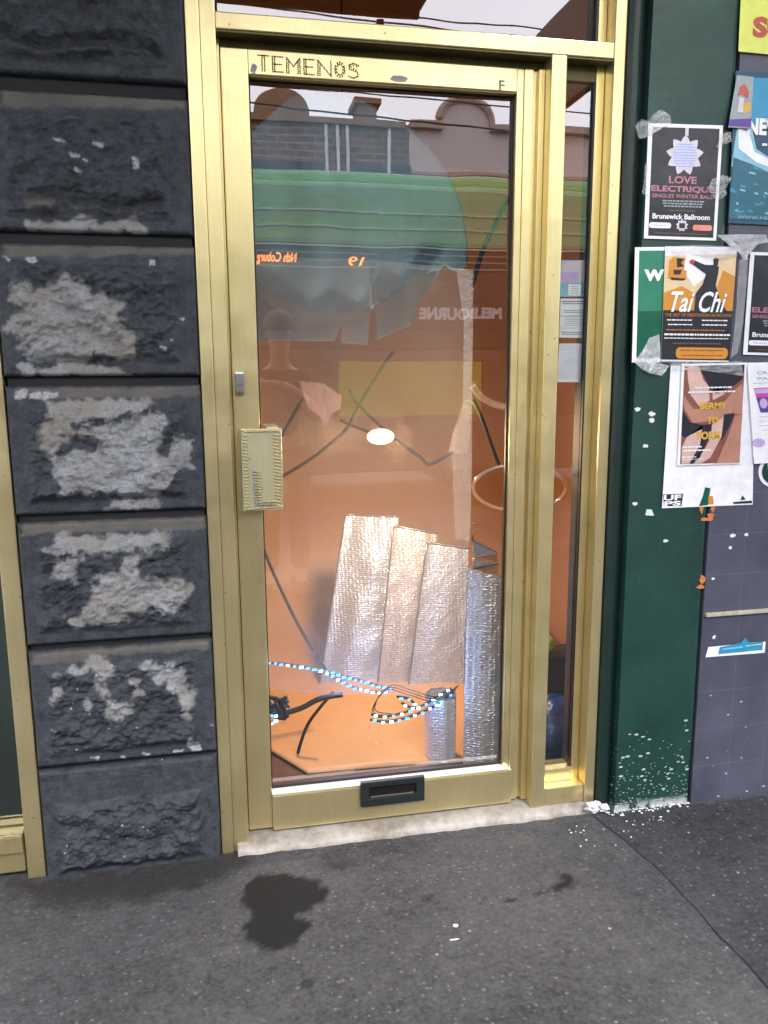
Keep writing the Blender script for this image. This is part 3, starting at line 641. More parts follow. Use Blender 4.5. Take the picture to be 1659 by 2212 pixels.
def love(label, quad, Y, group):
    p = Poster('event_poster', label, quad, Y, 'white', group)
    p.rect('black', .055, .03, .955, .975)
    p.rect('lilac', .49, .03, .535, .10, 2)
    p.star('lilac', .50, .265, .255, .175, 9, 2, .70); p.disc('skyb', .50, .265, .165, .118, 3)
    p.disc('blue', .50, .265, .165, .118, 3) if False else None
    for i in range(9):
        b = .172+i*.0235; hw = .16*math.sqrt(max(0, 1-((b-.265)/.118)**2)); p.rect('blue', .50-hw, b-.0022, .50+hw, b+.0022, 4)
    p.text('pink', 'LOVE', .30, .445, .68, .51, 2, bold=.03); p.text('pink', 'ELECTRIQUE', .07, .53, .93, .592, 2, bold=.035); p.text('pink', 'SINGLES WINTER BALL', .08, .602, .92, .636, 2, bold=.02)
    p.bars('grey', .22, .80, (.662, .685, .708), .012); p.bars('brown', .32, .68, (.745,), .008)
    p.text('white', 'Brunswick Ballroom', .10, .775, .89, .822, 2, bold=.03)
    p.pill('white', .06, .855, .36, .905, 2); p.star('lilac', .51, .875, .085, .055, 9, 2, .75); p.pill('salmon', .66, .865, .93, .915, 2)
    p.rect('black', .47, .855, .55, .9, 3)
    p.bars('dorange', .14, .86, (.947,), .005, seed=4); p.bars('skyb', .11, .31, (.88,), .012, 3)
    return p.done()
LG = 'black Love Electrique ball posters'
love('black ball poster with spiky globe emblem, uppermost on the green pier', [(1401, 266), (1562, 271), (1547, 520), (1391, 515)], WY-.004, LG)
love('second black ball poster cut off by the right edge, beside the tai chi poster', [(1621, 544), (1784, 549), (1768, 771), (1605, 766)], TY-.006, LG)

# green blackletter poster, tai chi poster over it
p = Poster('green_poster', 'green poster with white border half hidden under the tai chi poster', [(1372, 534), (1500, 533), (1492, 782), (1365, 783)], WY-.004, 'white')
p.rect('midgreen', .07, .03, 1, .55); p.rect('deepgreen', .07, .55, 1, .96)
p.text('white', 'W', .16, .19, .50, .29, 2, bold=.06); p.done()
p = Poster('tai_chi_poster', 'orange and black tai chi class poster with kicking figure, right of green poster', [(1437, 532), (1592, 534), (1574, 782), (1428, 780)], WY-.008, 'white')
p.poly('cream', [(0, .08), (1, .06), (1, .55), (0, .55)]); p.poly('white', [(.3, .07), (.75, .1), (.6, .25), (.42, .34), (.25, .2)], 2)
p.poly('orange', [(0, .40), (.25, .34), (.5, .42), (.5, .56), (0, .56)], 2); p.poly('orange', [(.82, .2), (1, .25), (1, .56), (.78, .56), (.72, .40)], 2)
p.rect('black', 0, .55, 1, .985, 3)
p.poly('orange', [(.06, .12), (.12, .09), (.28, .10), (.27, .2), (.31, .21), (.30, .285), (.05, .27)], 3)
p.poly('black', [(.16, .10), (.27, .105), (.22, .14), (.27, .17), (.17, .18)], 4); p.poly('black', [(.08, .265), (.3, .275), (.27, .29), (.1, .285)], 4); p.poly('black', [(.12, .2), (.24, .2), (.22, .24), (.13, .24)], 4)
p.poly('black', [(.36, .14), (.40, .115), (.56, .155), (.70, .155), (.76, .17), (.75, .24), (.73, .33), (.80, .45), (.92, .56), (.80, .585), (.44, .56), (.45, .40), (.54, .32), (.58, .235), (.46, .185)], 4)
p.disc('red', .375, .13, .035, .02, 5); p.poly('black', [(.67, .11), (.70, .09), (.75, .10), (.74, .16), (.68, .16)], 4)
p.text('white', 'Tai Chi', .10, .385, .90, .565, 6, shear=.35, bold=.015)
p.text('orange', 'THE ART OF MEDITATION IN MOTION', .02, .578, .98, .604, 6)
p.bars('white', .05, .42, (.635, .675), .010, 6); p.bars('white', .55, .95, (.635, .675), .010, 6, 3); p.bars('orange', .04, .92, (.722,), .007, 6)
p.bars('white', .02, .98, (.762,), .016, 6); p.bars('white', .02, .96, (.795,), .008, 6); p.bars('brown', .15, .85, (.84,), .012, 6)
p.pill('orange', .20, .875, .97, .975, 6); p.bars('dorange', .26, .9, (.90, .945), .010, 7)
p.done()
# white sheets and the skin tone poster
p = Poster('white_sheet', 'large blank white sheet torn at its foot, behind the yellow lettered poster', [(1449, 790), (1630, 783), (1626, 1090), (1430, 1098)], TY-.004, 'white')
p.poly('black', [(.0, .90), (.22, .90), (.21, .99), (.02, .985)]); p.text('white', 'UF', .01, .905, .2, .945, 2, bold=.04); p.text('white', 'PS', .02, .95, .2, .985, 2, bold=.04)
p.poly('deepgreen', [(.46, .86), (.52, .87), (.50, .99), (.40, .995), (.44, .92)]); p.poly('orange', [(.50, .92), (.55, .93), (.56, .985), (.50, .985)], 2)
p.poly('black', [(.78, .975), (.99, .97), (.99, .99), (.78, .99)]); p.poly('black', [(.88, .93), (.92, .96), (.86, .965)]); p.done()
p = Poster('body_art_poster', 'poster of entwined bare arms with yellow lettering on white sheet', [(1473, 786), (1613, 783), (1601, 1002), (1463, 1006)], TY-.009, 'white')
p.rect('skin3', .04, .02, .97, .985); p.poly('black', [(.26, .02), (.97, .02), (.95, .16), (.80, .23), (.55, .30), (.45, .25), (.34, .12)], 2)
p.poly('skin2', [(.08, .02), (.25, .02), (.34, .16), (.42, .22), (.45, .36), (.30, .42), (.15, .30), (.10, .15)], 2)
p.poly('skin2', [(.48, .26), (.62, .24), (.68, .30), (.50, .36)], 2); p.poly('skin1', [(.95, .20), (.97, .50), (.75, .50), (.55, .56), (.20, .58), (.05, .42), (.04, .30), (.2, .44), (.50, .45), (.70, .36), (.80, .28)], 3)
p.poly('black', [(.04, .45), (.16, .57), (.36, .60), (.42, .62), (.10, .72), (.04, .70)], 3); p.poly('skin2', [(.12, .72), (.36, .60), (.34, .80), (.22, .98), (.06, .98), (.05, .82)], 3)
p.poly('black', [(.36, .60), (.50, .59), (.48, .70), (.34, .92), (.24, .98), (.18, .98), (.33, .80)], 4); p.poly('skin2', [(.50, .60), (.68, .52), (.66, .72), (.50, .93), (.36, .98), (.22, .98), (.40, .85), (.50, .72)], 4)
p.poly('black', [(.68, .50), (.85, .49), (.78, .62), (.70, .72), (.66, .76)], 4); p.poly('skin1', [(.85, .52), (.97, .50), (.96, .985), (.60, .985), (.76, .72)], 4)
p.bars('white', .20, .78, (.235,), .014, 5); p.bars('white', .10, .85, (.277,), .014, 5, 3)
p.text('gold', 'BERMY', .30, .38, .72, .445, 5, bold=.05); p.text('gold', 'TO', .42, .52, .60, .595, 5, bold=.05); p.text('gold', 'FORM', .28, .665, .64, .745, 5, bold=.05)
p.bars('white', .06, .38, (.815,), .014, 5); p.bars('white', .06, .50, (.85,), .014, 5, 5); p.bars('white', .06, .28, (.915,), .01, 5); p.bars('white', .06, .40, (.938,), .006, 5)
p.done()
p = Poster('paint_class_flyer', 'white flyer with pink and purple cup picture at right edge', [(1614, 784), (1760, 779), (1764, 996), (1629, 1002)], TY-.010, 'white')
p.text('grey', 'CRAFT', .13, .085, .50, .115, 2); p.text('grey', "'PAINT", .11, .14, .50, .17, 2); p.bars('grey', .06, .9, (.20,), .005)
p.poly('magenta', [(.07, .245), (.36, .245), (.34, .34), (.10, .34)], 2); p.poly('violet', [(.08, .255), (.36, .255), (.35, .30), (.09, .30)], 3); p.poly('purple', [(.10, .34), (.34, .34), (.31, .49), (.15, .49)], 2); p.disc('violet', .20, .40, .06, .05, 3)
p.bars('violet', .12, .8, (.53, .575, .62, .665), .006); p.bars('grey', .2, .8, (.87, .91, .95), .005, seed=5); p.disc('violet', .09, .79, .10, .045, 2); p.done()
p = Poster('wave_poster', 'blue ocean wave poster under the yellow sign at right edge', [(1589, 153), (1760, 158), (1748, 490), (1573, 482)], TY-.006, 'deepblue')
p.rect('aqua', .0, .04, 1, .36); p.poly('ltblue', [(.05, .36), (.22, .34), (.30, .50), (.55, .58), (1, .66), (1, .80), (.0, .62)], 2)
p.poly('white', [(.06, .36), (.20, .40), (.28, .52), (.45, .56), (.8, .62), (.6, .64), (.30, .585), (.08, .50)], 3)
p.poly('teal', [(.02, .56), (.25, .60), (.5, .66), (1, .72), (1, .97), (.0, .97)], 3)
for i in range(40):
    a = random.random(); b = random.uniform(.6, .93); wv = random.uniform(.02, .07); p.poly(random.choice(('ltblue', 'aqua', 'aqua')), [(a, b), (min(1, a+wv), b+.006), (min(1, a+wv*1.2), b+.02), (max(0, a-.01), b+.012)], 4)
p.text('white', 'NEW', .17, .30, .62, .41, 5, bold=.05); p.bars('white', .36, .6, (.47,), .016, 5)
p.text('ltblue', 'WWW.NEW', .10, .945, .56, .968, 5); p.rect('ltblue', .085, .83, .30, .925, 5) if False else None
p.done()
p = Poster('torn_flyer', 'torn grey flyer with red and yellow face print over the wave poster', [(1592, 162), (1628, 166), (1622, 278), (1573, 275)], TY-.012, 'grey')
p.poly('red2', [(.25, .22), (.5, .15), (.8, .3), (.75, .42), (.45, .35), (.2, .38)], 2); p.poly('gold', [(.55, .5), (.9, .5), (.95, .62), (.6, .75)], 2); p.poly('lilac', [(.3, .42), (.55, .42), (.6, .7), (.3, .7)], 2); p.poly('purple', [(0, .85), (1, .8), (1, .97), (0, .97)], 2); p.done()
p = Poster('yellow_sign', 'pale yellow sign with red lettering at top right corner', [(1603, -60), (1900, -52), (1880, 139), (1595, 111)], TY-.006, 'yellow', cat='sign')
p.text('red2', 'SUM', .095, .54, .52, .80, 2, bold=.05); p.done()
p = Poster('round_sticker', 'round dark green and white sticker at right edge below the flyer', [(1632, 1000), (1742, 998), (1742, 1055), (1636, 1058)], TY-.0035, 'starg', cat='sticker') if False else None
rs = thing('round_sticker', 'round dark green and white sticker at right edge below the flyer', 'sticker', at(1690, 1055, TY))
c = at(1676, 1017, TY-.003); m1 = MB(); m1.prism([(c.x+.060*math.cos(a), TY-.003, c.z+.052*math.sin(a)) for a in [i*math.pi/20 for i in range(40)]], (0, .002, 0)); m1.build('sticker_rim', INK['white'], rs)
m1 = MB(); m1.prism([(c.x+.049*math.cos(a), TY-.004, c.z+.042*math.sin(a)) for a in [i*math.pi/20 for i in range(40)]], (0, .0009, 0)); m1.build('sticker_disc', INK['starg'], rs)
m1 = MB()
for k in range(6): m1.flat([(c.x-.034+.003*k, TY-.0045, c.z+.020-k*.009), (c.x-.01, TY-.0045, c.z+.018-k*.009), (c.x-.01, TY-.0045, c.z+.013-k*.009), (c.x-.030+.003*k, TY-.0045, c.z+.014-k*.009)])
m1.build('sticker_emblem', INK['white'], rs)
p = Poster('torn_banner', 'torn turquoise paper strip on the dark tiles below the broken lip', [(1530, 1398), (1654, 1386), (1652, 1410), (1524, 1420)], TY-.004, 'white', cat='paper strip')
p.poly('aqua', [(.2, .1), (.55, -.1), (.62, -.55), (.70, -.1), (.95, .0), (.95, .72), (.2, .78)], 2); p.poly('ltblue', [(.25, .25), (.6, .2), (.6, .35), (.25, .4)], 3); p.poly('yellow', [(.65, .18), (.93, .12), (.93, .2), (.65, .26)], 3); p.done()

# adhesive film scraps
FILM = film_mat('packing_tape', (.65, .7, .75), .32, .2, 1.0, 40, .012, .5)
FILMW = film_mat('white_tape', (.85, .87, .92), .6, .3, 1.0, 30, .01, .3)
def scrap(label, pts, Y, mat=FILM, name='tape_scrap'):
    P = [at(u, v, Y) for u, v in pts]; bm = bmesh.new(); f = bm.faces.new([bm.verts.new(q) for q in P])
    bmesh.ops.triangulate(bm, faces=[f]); bmesh.ops.subdivide_edges(bm, edges=bm.edges[:], cuts=5, use_grid_fill=True)
    mb = MB(); bm.verts.index_update()
    for v in bm.verts:
        v.co.y -= .0008+abs(noise.noise((v.co.x*60, 3, v.co.z*60)))*.005
    mb.add([v.co.copy() for v in bm.verts], [[v.index for v in f.verts] for f in bm.faces]); bm.free()
    o = mb.build(name, mat, smooth=False); tag(o, label, 'tape', 'crumpled clear tape on the posters'); return o
scrap('crumpled tape at upper left corner of the black ball poster', [(1371, 272), (1385, 258), (1400, 262), (1412, 245), (1424, 238), (1434, 240), (1447, 250), (1449, 266), (1402, 267), (1398, 296), (1380, 300)], WY-.0065)
scrap('tape strip down the left margin of the black ball poster', [(1392, 355), (1400, 350), (1404, 380), (1402, 430), (1392, 420), (1386, 418), (1390, 395)], WY-.0065)
scrap('tape flap at right side of the ball poster upper edge', [(1554, 290), (1578, 284), (1572, 300), (1580, 306), (1560, 314), (1546, 320), (1552, 306)], TY-.0085)
scrap('large tape flap beside the pink lettering of the ball poster', [(1536, 388), (1562, 378), (1579, 384), (1566, 410), (1570, 420), (1556, 430), (1540, 428), (1530, 405)], TY-.0085)
scrap('silver tape fan hanging between the two middle posters', [(1548, 508), (1600, 506), (1655, 507), (1659, 524), (1628, 528), (1612, 540), (1616, 560), (1606, 562), (1594, 545), (1570, 525)], TY-.016, FILMW)
scrap('crinkled clear tape strip down the gap right of the tai chi poster', [(1596, 560), (1616, 560), (1610, 640), (1604, 700), (1594, 760), (1578, 774), (1588, 690), (1592, 620)], TY-.014)
scrap('shiny tape over the top edge of the tai chi poster', [(1438, 533), (1500, 529), (1590, 533), (1592, 552), (1560, 560), (1530, 556), (1500, 546), (1440, 545)], WY-.0145)
scrap('white tape flap at lower left of the green poster', [(1368, 781), (1386, 760), (1402, 730), (1424, 722), (1426, 768), (1400, 778), (1445, 790), (1430, 812), (1402, 806), (1384, 796)], WY-.0115, FILMW)
scrap('tape covering top edge of the yellow lettered poster', [(1446, 783), (1500, 781), (1600, 780), (1606, 812), (1560, 806), (1500, 798), (1450, 800)], TY-.0145)

# small debris at the foot of the pier
rr = random.Random(11); PL = M('white_plaster', (.68, .70, .74), .8, bump=.4)
def rock(mb, c, r):
    k = len(mb.v); mb.ball(c, r, 8, (1, .8, .5))
    for v in mb.v[k:]: v.xyz = v+Vector((rr.uniform(-.25, .25), rr.uniform(-.25, .25), rr.uniform(-.2, .2)))*r
mb = MB(); c = atz(1283, 1752, 0)
for k in range(9): rock(mb, (c.x+rr.uniform(-.03, .035), min(-.03, c.y+rr.uniform(-.03, .03)), .008+rr.uniform(0, .03)), rr.uniform(.008, .02))
tag(mb.build('plaster_heap', PL), 'small heap of broken white plaster at foot of the right door jamb', 'rubble')
mb = MB()
for k in range(70):
    x = 1.16+rr.random()*.3; y = WY-.004-abs(rr.gauss(0, .014)); rock(mb, (x, y, .008), rr.uniform(.0015, .0045))
for k in range(30):
    x = 1.0+rr.random()*.35; y = -.09-abs(rr.gauss(0, .06)); rock(mb, (x, y, .007), rr.uniform(.0012, .0035))
tag(mb.build('paint_flakes', PL), 'scattered white paint flakes on the asphalt along the green pier', 'paint flakes', kind='stuff')
fl = []
for i, (u, v, lab) in enumerate(((984, 2001, 'white scrap of paper on the grey footpath, the largest'), (981, 2031, 'thin pale straw bit on the footpath below the white scrap'))):
    c = atz(u, v, .002); mb = MB()
    n = 9; mb.prism([(c.x+(.009 if i == 0 else .013)*math.cos(a)*rr.uniform(.5, 1), c.y+(.007 if i == 0 else .002)*math.sin(a)*rr.uniform(.6, 1), .003) for a in [2*math.pi*k/n for k in range(n)]], (0, 0, .002))
    tag(mb.build('litter_scrap', WHITE), lab, 'litter')

# ================================================================== INTERIOR
def orange_mat(name, c0, c1):
    m, n, l, b = nt(name); t = n.new('ShaderNodeTexCoord'); o = t.outputs['Object']
    n1 = noisen(n, l, o, 1.6, 4, .55); n2 = noisen(n, l, o, 30, 4)
    l.new(mixrgb(n, l, ramp(n, l, n1, .3, .7), c0, c1), b.inputs['Base Color']); b.inputs['Roughness'].default_value = .5
    bu = n.new('ShaderNodeBump'); bu.inputs['Strength'].default_value = .25; bu.inputs['Distance'].default_value = .01
    l.new(n2, bu.inputs['Height']); l.new(bu.outputs[0], b.inputs['Normal']); return m
OR = orange_mat('orange_sheet', (.44, .215, .085), (.58, .31, .14))
ORW = orange_mat('orange_wall', (.40, .18, .075), (.50, .24, .10))
struct(MB().box(-.52, 1.9, .115, 3.2, -.02, .056).build('shop_floor', M('brown_tiles', (.10, .045, .035), .5, var=.35, vs=14)))
rm = thing('orange_room', 'orange painted room interior seen through the shop door', 'room', (.6, 1.6, .056))
MB().box(-.52, -.50, .115, 2.3, .056, 3.3).box(-.5195, .02, .115, .135, .056, 3.3).build('left_wall', ORW, rm)
MB().box(1.60, 1.62, .115, 2.3, .056, 3.3).box(1.118, 1.5995, .1105, .125, .056, 3.3).build('right_wall', ORW, rm)
MB().box(-.5195, 1.5995, 2.2, 2.22, .056, 3.3).build('back_wall', ORW, rm)
MB().box(-.52, 1.62, .115, 2.22, 3.3, 3.35).build('ceiling', M('dark_ceiling', (.10, .06, .05), .8), rm)
# sweep
p1, p2, p3 = atz(580, 1590, .062), atz(665, 1672, .062), atz(1095, 1640, .062)
sw = MB(); NU, NV = 70, 90
def swf(a, b):
    # b: 0 front edge on floor .. 1 top of back
    yf = lerp(p2.y, p3.y, a); xl = lerp(p2.x, -.42, min(1, b*3.2)); x = lerp(xl, 1.592, a)
    L = b*3.6; cx = 1.15
    if L < cx-.3: y = yf+L*(1); z = .064
    y = yf+L; z = .064; Rr = .55; y1 = 1.25
    if y > y1:
        ang = (y-y1)/Rr
        if ang < math.pi/2: yy = y1+Rr*math.sin(ang); z = .064+Rr*(1-math.cos(ang))
        else: yy = y1+Rr; z = .064+Rr+(y-y1-Rr*math.pi/2)
        y = yy
    k = max(0, min(1, b*6)); hump = .035*math.exp(-((x-.45)**2/.12+(y-.75)**2/.06))+.05*math.exp(-((x-.9)**2/.05+(y-.9)**2/.08))
    z += k*hump+k*abs(noise.noise((x*3, y*4, 1)))*.03*math.exp(-max(0, z-.1)*5)
    y += -.02*noise.noise((x*2.4, z*1.3, 5))*min(1, z*2)
    return Vector((x, y, z))
sw.grid(NU, NV, swf)
tag(sw.build('orange_backdrop', OR, smooth=True, solid=.004), 'orange sheet sweeping from shop floor up the back wall', 'backdrop')

# hanging blue cloth
BL = [(535, 285), (548, 276), (600, 228), (650, 193), (720, 203), (800, 225), (870, 262), (930, 315), (970, 372), (1000, 440), (1014, 520), (1013, 572), (985, 586), (960, 572), (945, 598), (840, 652), (780, 676), (720, 684), (660, 674), (600, 646), (536, 606)]
def cloth(outline, Y, nx=90, ny=110, fold=.02, ff_=9, bow=0):
    P = [(at(u, v, Y).x, at(u, v, Y).z) for u, v in outline]
    x0 = min(p[0] for p in P); x1 = max(p[0] for p in P); z0 = min(p[1] for p in P); z1 = max(p[1] for p in P)
    mb = MB(); idx = {}; dx = (x1-x0)/nx; dz = (z1-z0)/ny
    def vert(i, j):
        if (i, j) in idx: return idx[(i, j)]
        x = x0+i*dx; z = z0+j*dz
        d = sdpoly(x, z, P)
        if d < 0:   # pull the border vertex to the outline
            e = 1e-3; gx = (sdpoly(x+e, z, P)-sdpoly(x-e, z, P))/(2*e); gz = (sdpoly(x, z+e, P)-sdpoly(x, z-e, P))/(2*e)
            x -= gx*d; z -= gz*d
        y = Y+fold*math.sin(x*ff_*6.28+2*noise.noise((x*2, z*2, 1)))*(.6+.4*noise.noise((x*3, z, 4)))+bow*((x-(x0+x1)/2)/(x1-x0))**2
        mb.v.append(Vector((x, y, z))); idx[(i, j)] = len(mb.v)-1; return idx[(i, j)]
    for i in range(nx):
        for j in range(ny):
            if sdpoly(x0+(i+.5)*dx, z0+(j+.5)*dz, P) > 0:
                mb.f.append((vert(i, j), vert(i+1, j), vert(i+1, j+1), vert(i, j+1)))
    return mb
BLUEF = M('blue_cloth', (.20, .42, .62), .7, var=.2, vs=3, bump=.2, bs=200)
bt = thing('blue_canopy', 'round blue cloth canopy with ragged hem hanging inside the doorway', 'canopy', at(740, 480, .9))
cloth(BL, .9, fold=.012, ff_=5, bow=.1).build('cloth', BLUEF, bt, smooth=True, solid=.004)
SKO = [(536, 590), (600, 640), (660, 668), (720, 676), (780, 668), (840, 640), (900, 600), (940, 585), (946, 590), (898, 668), (888, 703), (845, 722), (812, 736), (806, 600), (795, 745), (735, 741), (735, 700), (722, 738), (536, 738)]
cloth(SKO, .875, 110, 60, fold=.006, ff_=6).build('skirt', M('slate_skirt', (.085, .095, .135), .8, var=.2, vs=4), bt, smooth=True, solid=.003)
hx = at(740, 200, .9); MB().tube([Vector((hx.x, .9, hx.z-.02)), Vector((hx.x, .9, 3.3))], .004, 6).build('hanging_cord', BLACK, bt)
gd = [(700+165*math.cos(a), 560+140*math.sin(a)) for a in [2*math.pi*k/40 for k in range(40)]]
tag(cloth(gd, .80, 50, 50, fold=.006, ff_=2).build('clear_disc', film_mat('milky_film', (.32, .36, .40), .34, .35, .1, 1.5, .004, .1), smooth=True), 'round milky plastic disc hanging before the blue canopy', 'plastic disc')

# clear plastic sheet hanging behind the glass
CL = [(540, 560), (760, 562), (850, 566), (960, 573), (1022, 583), (1021, 900), (1018, 1100), (1010, 1250), (1000, 1400), (985, 1488), (960, 1492), (900, 1499), (830, 1503), (700, 1500), (620, 1494), (540, 1486)]
tag(cloth(CL, .20, 110, 150, fold=.010, ff_=3.2).build('plastic_sheet', film_mat('clear_plastic', (.84, .80, .84), .24, .16, .5, 5, .008, .40), smooth=True), 'tall clear plastic sheet hanging behind the door glass', 'plastic sheet')
# narrow brighter plastic fold at its right edge
CR = [(985, 578), (1022, 583), (1019, 1000), (1014, 1170), (985, 1165), (975, 985), (1000, 880), (1003, 700)]
tag(cloth(CR, .185, 24, 120, fold=.006, ff_=14).build('plastic_fold', film_mat('clear_plastic_fold', (.88, .85, .90), .40, .15, .8, 20, .01, .4), smooth=True), 'bright folded right edge of the clear plastic sheet', 'plastic sheet')

# silver bubble foil boards
def foil(name, bs, tint=(.82, .80, .82), rough=.28, dist=.004, sx=(1, 1, 1)):
    m, n, l, b = nt(name); t = n.new('ShaderNodeTexCoord'); mp = n.new('ShaderNodeMapping'); mp.inputs['Scale'].default_value = sx; l.new(t.outputs['Object'], mp.inputs[0])
    vo = n.new('ShaderNodeTexVoronoi'); vo.feature = 'SMOOTH_F1'; vo.inputs['Scale'].default_value = bs; vo.inputs['Randomness'].default_value = .35; l.new(mp.outputs[0], vo.inputs['Vector'])
    nz_ = noisen(n, l, mp.outputs[0], 9, 4)
    b.inputs['Base Color'].default_value = (*tint, 1); b.inputs['Metallic'].default_value = .5; b.inputs['Roughness'].default_value = rough
    bu = n.new('ShaderNodeBump'); bu.inputs['Strength'].default_value = .9; bu.inputs['Distance'].default_value = dist; bu.invert = True
    l.new(mth(n, l, 'SUBTRACT', vo.outputs['Distance'], mth(n, l, 'MULTIPLY', nz_, .8)), bu.inputs['Height']); l.new(bu.outputs[0], b.inputs['Normal']); return m
FO1 = foil('bubble_foil', 85, (.50, .54, .64), rough=.30, dist=.006, sx=(.8, 1, 1.4)); FO2 = foil('bubble_foil_large', 80, (.74, .72, .72), .28, .007, (.8, 1, 1.4)); FO3 = foil('tan_foil', 85, (.54, .50, .50), .34, .005, (.8, 1, 1.4)); FOB = M('foil_edge', (.20, .20, .24), .4, metal=.6)
def board(label, quad, Y0, Y1, mat, wav=.006, name='foil_board'):
    b2, b3 = atz(*quad[2], .07), atz(*quad[3], .07); dl = Y1-Y0   # each board stands on the floor sheet, leaning back by dl
    q = [at(quad[0][0], quad[0][1], b3.y+dl), at(quad[1][0], quad[1][1], b2.y+dl), b2, b3]
    def f(a, b):
        p = q[0].lerp(q[1], a).lerp(q[3].lerp(q[2], a), b); p.y += wav*math.sin(a*7+b*2)+wav*1.2*noise.noise((a*4, b*6, Y0*10)); return p
    t = thing(name, label, 'foil board', (q[3]+q[2])/2, 'silver bubble foil boards')
    MB().grid(30, 60, f).build('foil_sheet', mat, t, smooth=True, solid=.006)
    e = MB(); e.tube([f(i/12, 0)+Vector((0, -.004, 0)) for i in range(13)], .004, 6).tube([f(0, i/12)+Vector((0, -.002, 0)) for i in range(13)], .004, 6)
    e.build('edge_binding', FOB, t, smooth=True); return t
board('tall silver foil board at the back behind the plastic, leftmost', [(747, 1112), (862, 1116), (845, 1484), (690, 1484)], .0, .16, FO1, .01)
board('tan tinted foil board right of the tallest one behind the plastic', [(850, 1136), (945, 1152), (925, 1490), (815, 1492)], .0, .12, FO3, .006)
board('bright silver foil board just behind the plastic sheet edge', [(922, 1172), (1014, 1184), (1004, 1500), (880, 1502)], .0, .08, FO1, .004)
FZ = thing('folded_foil', 'zigzag folded foil insulation standing at lower right inside the door', 'foil roll', atz(1060, 1640, .062), 'silver bubble foil boards')
q = [at(1010, 1228, .26), at(1100, 1246, .22), at(1100, 1640, .22), at(1000, 1660, .26)]
def fzf(a, b):
    p = q[0].lerp(q[1], a).lerp(q[3].lerp(q[2], a), b); p.y += -.02*math.sin(a*math.pi)+.004*noise.noise((a*5, b*9, 0)); return p
MB().grid(24, 80, fzf).build('foil_sheet', FO2, FZ, smooth=True, solid=.005)
zz = [(1020, 1166), (1074, 1194), (1022, 1206), (1078, 1218), (1014, 1230), (1040, 1238), (1098, 1250)]
zp = [at(u, v, .26) for u, v in zz]; e = MB(); e.tube(zp, .0042, 6); e.tube([at(1022, 1133, .26), at(1030, 1131, .26), at(1020, 1166, .26)], .003, 6); e.build('zigzag_edge', FOB, FZ, smooth=True)
e = MB(); e.flat([at(u, v, .27) for u, v in ((1022, 1168), (1070, 1192), (1022, 1203))]).flat([at(u, v, .27) for u, v in ((1024, 1208), (1070, 1218), (1018, 1228))]); e.build('upper_folds', FO1, FZ, solid=.002)
e = MB(); e.flat([at(u, v, .275) for u, v in ((1030, 1204), (1074, 1196), (1076, 1216))]).flat([at(u, v, .275) for u, v in ((1030, 1228), (1076, 1221), (1078, 1248), (1050, 1240))]); e.build('inner_folds', M('kraft_inside', (.55, .26, .06), .5, bump=.6, bs=40), FZ, solid=.002)
# upright roll
c0, c1 = atz(950, 1652, .062), at(948, 1495, .30); rl = MB()
def rlf(a, b):
    an = a*2*math.pi; r = .040+.003*math.sin(an*7)*(1)+.002*noise.noise((an, b*4, 3)); z = lerp(.066, c1.z, b)
    return Vector((.805+r*math.cos(an), .33+r*math.sin(an), z))
RL = thing('foil_roll', 'small upright roll of silver mesh foil on the orange sheet', 'foil roll', (.805, .33, .066))
cx = at(952, 1570, .33).x
def rlf(a, b):
    an = a*2*math.pi; r = .052+.004*math.sin(an*7)+.002*noise.noise((an, b*4, 3)); return Vector((cx+r*math.cos(an), .33+r*math.sin(an), lerp(.066, c1.z-.02, b)))
MB().grid(40, 40, rlf).build('roll_body', foil('mesh_foil', 95, (.78, .78, .84), .26, .007), RL, smooth=True)
MB().tube([rlf(i/16, 1) for i in range(16)], .003, 6, closed=True).build('roll_rim', FOB, RL)

# LED strips
LED = M('led_blue_white', (.26, .66, 1.0), .4, var=0, emis=4); LEDB = M('led_blue', (.05, .28, 1.0), .4, var=0, emis=1.8); CAB = M('black_cable', (.010, .011, .013), .4)
def spline(P, n=8):
    P = [Vector(p) for p in P]; out = []
    for i in range(len(P)-1):
        a = P[max(0, i-1)]; b = P[i]; c = P[i+1]; d = P[min(len(P)-1, i+2)]
        for k in range(n):
            t = k/n; out.append(.5*((2*b)+(c-a)*t+(2*a-5*b+4*c-d)*t*t+(3*b-a-3*c+d)*t**3))
    out.append(P[-1]); return out
def strip(label, pts, Y, n=22, w_=.006, mat=LED, glow=0):
    w0 = w_; P = spline([at(u, v, Y+dy) for u, v, dy in pts]); t = thing('led_strip', label, 'led strip', P[0], 'blue white led light strips')
    MB().tube([p+Vector((0, .006, 0)) for p in P], .0045, 6).build('strip_tape', CAB, t, smooth=True)
    L = [0]
    for a, b in zip(P, P[1:]): L.append(L[-1]+(b-a).length)
    for k in range(n):
        s = L[-1]*(k+.5)/n; j = max(i for i in range(len(L)) if L[i] <= s); j = min(j, len(P)-2)
        p = P[j].lerp(P[j+1], (s-L[j])/max(1e-6, L[j+1]-L[j]))
        p = p+Vector((0, 0, random.uniform(-.0022, .0022))); w_ = w0*random.uniform(.55, 1.15)
        MB().box(p.x-w_, p.x+w_, p.y-.003, p.y+.001, p.z-.0032, p.z+.0032).build('led_chip', LEDB if random.random() < .35 else mat, t)
    if glow:
        q = bpy.data.lights.new('led_glow', 'POINT'); q.energy = glow; q.color = (.30, .48, 1); q.shadow_soft_size = .10
        qo = bpy.data.objects.new('led_glow', q); COL.objects.link(qo); m = P[len(P)//2]-P[0]; qo.location = m+Vector((0, -.05, .03)); qo.parent = t
    return t
strip('outer loop of glowing led strip before the foil roll', [(800, 1556, 0), (838, 1560, -.01), (880, 1551, 0), (920, 1536, .01), (950, 1520, .02), (980, 1497, .03)], .26, 11, .0065, LED, .25)
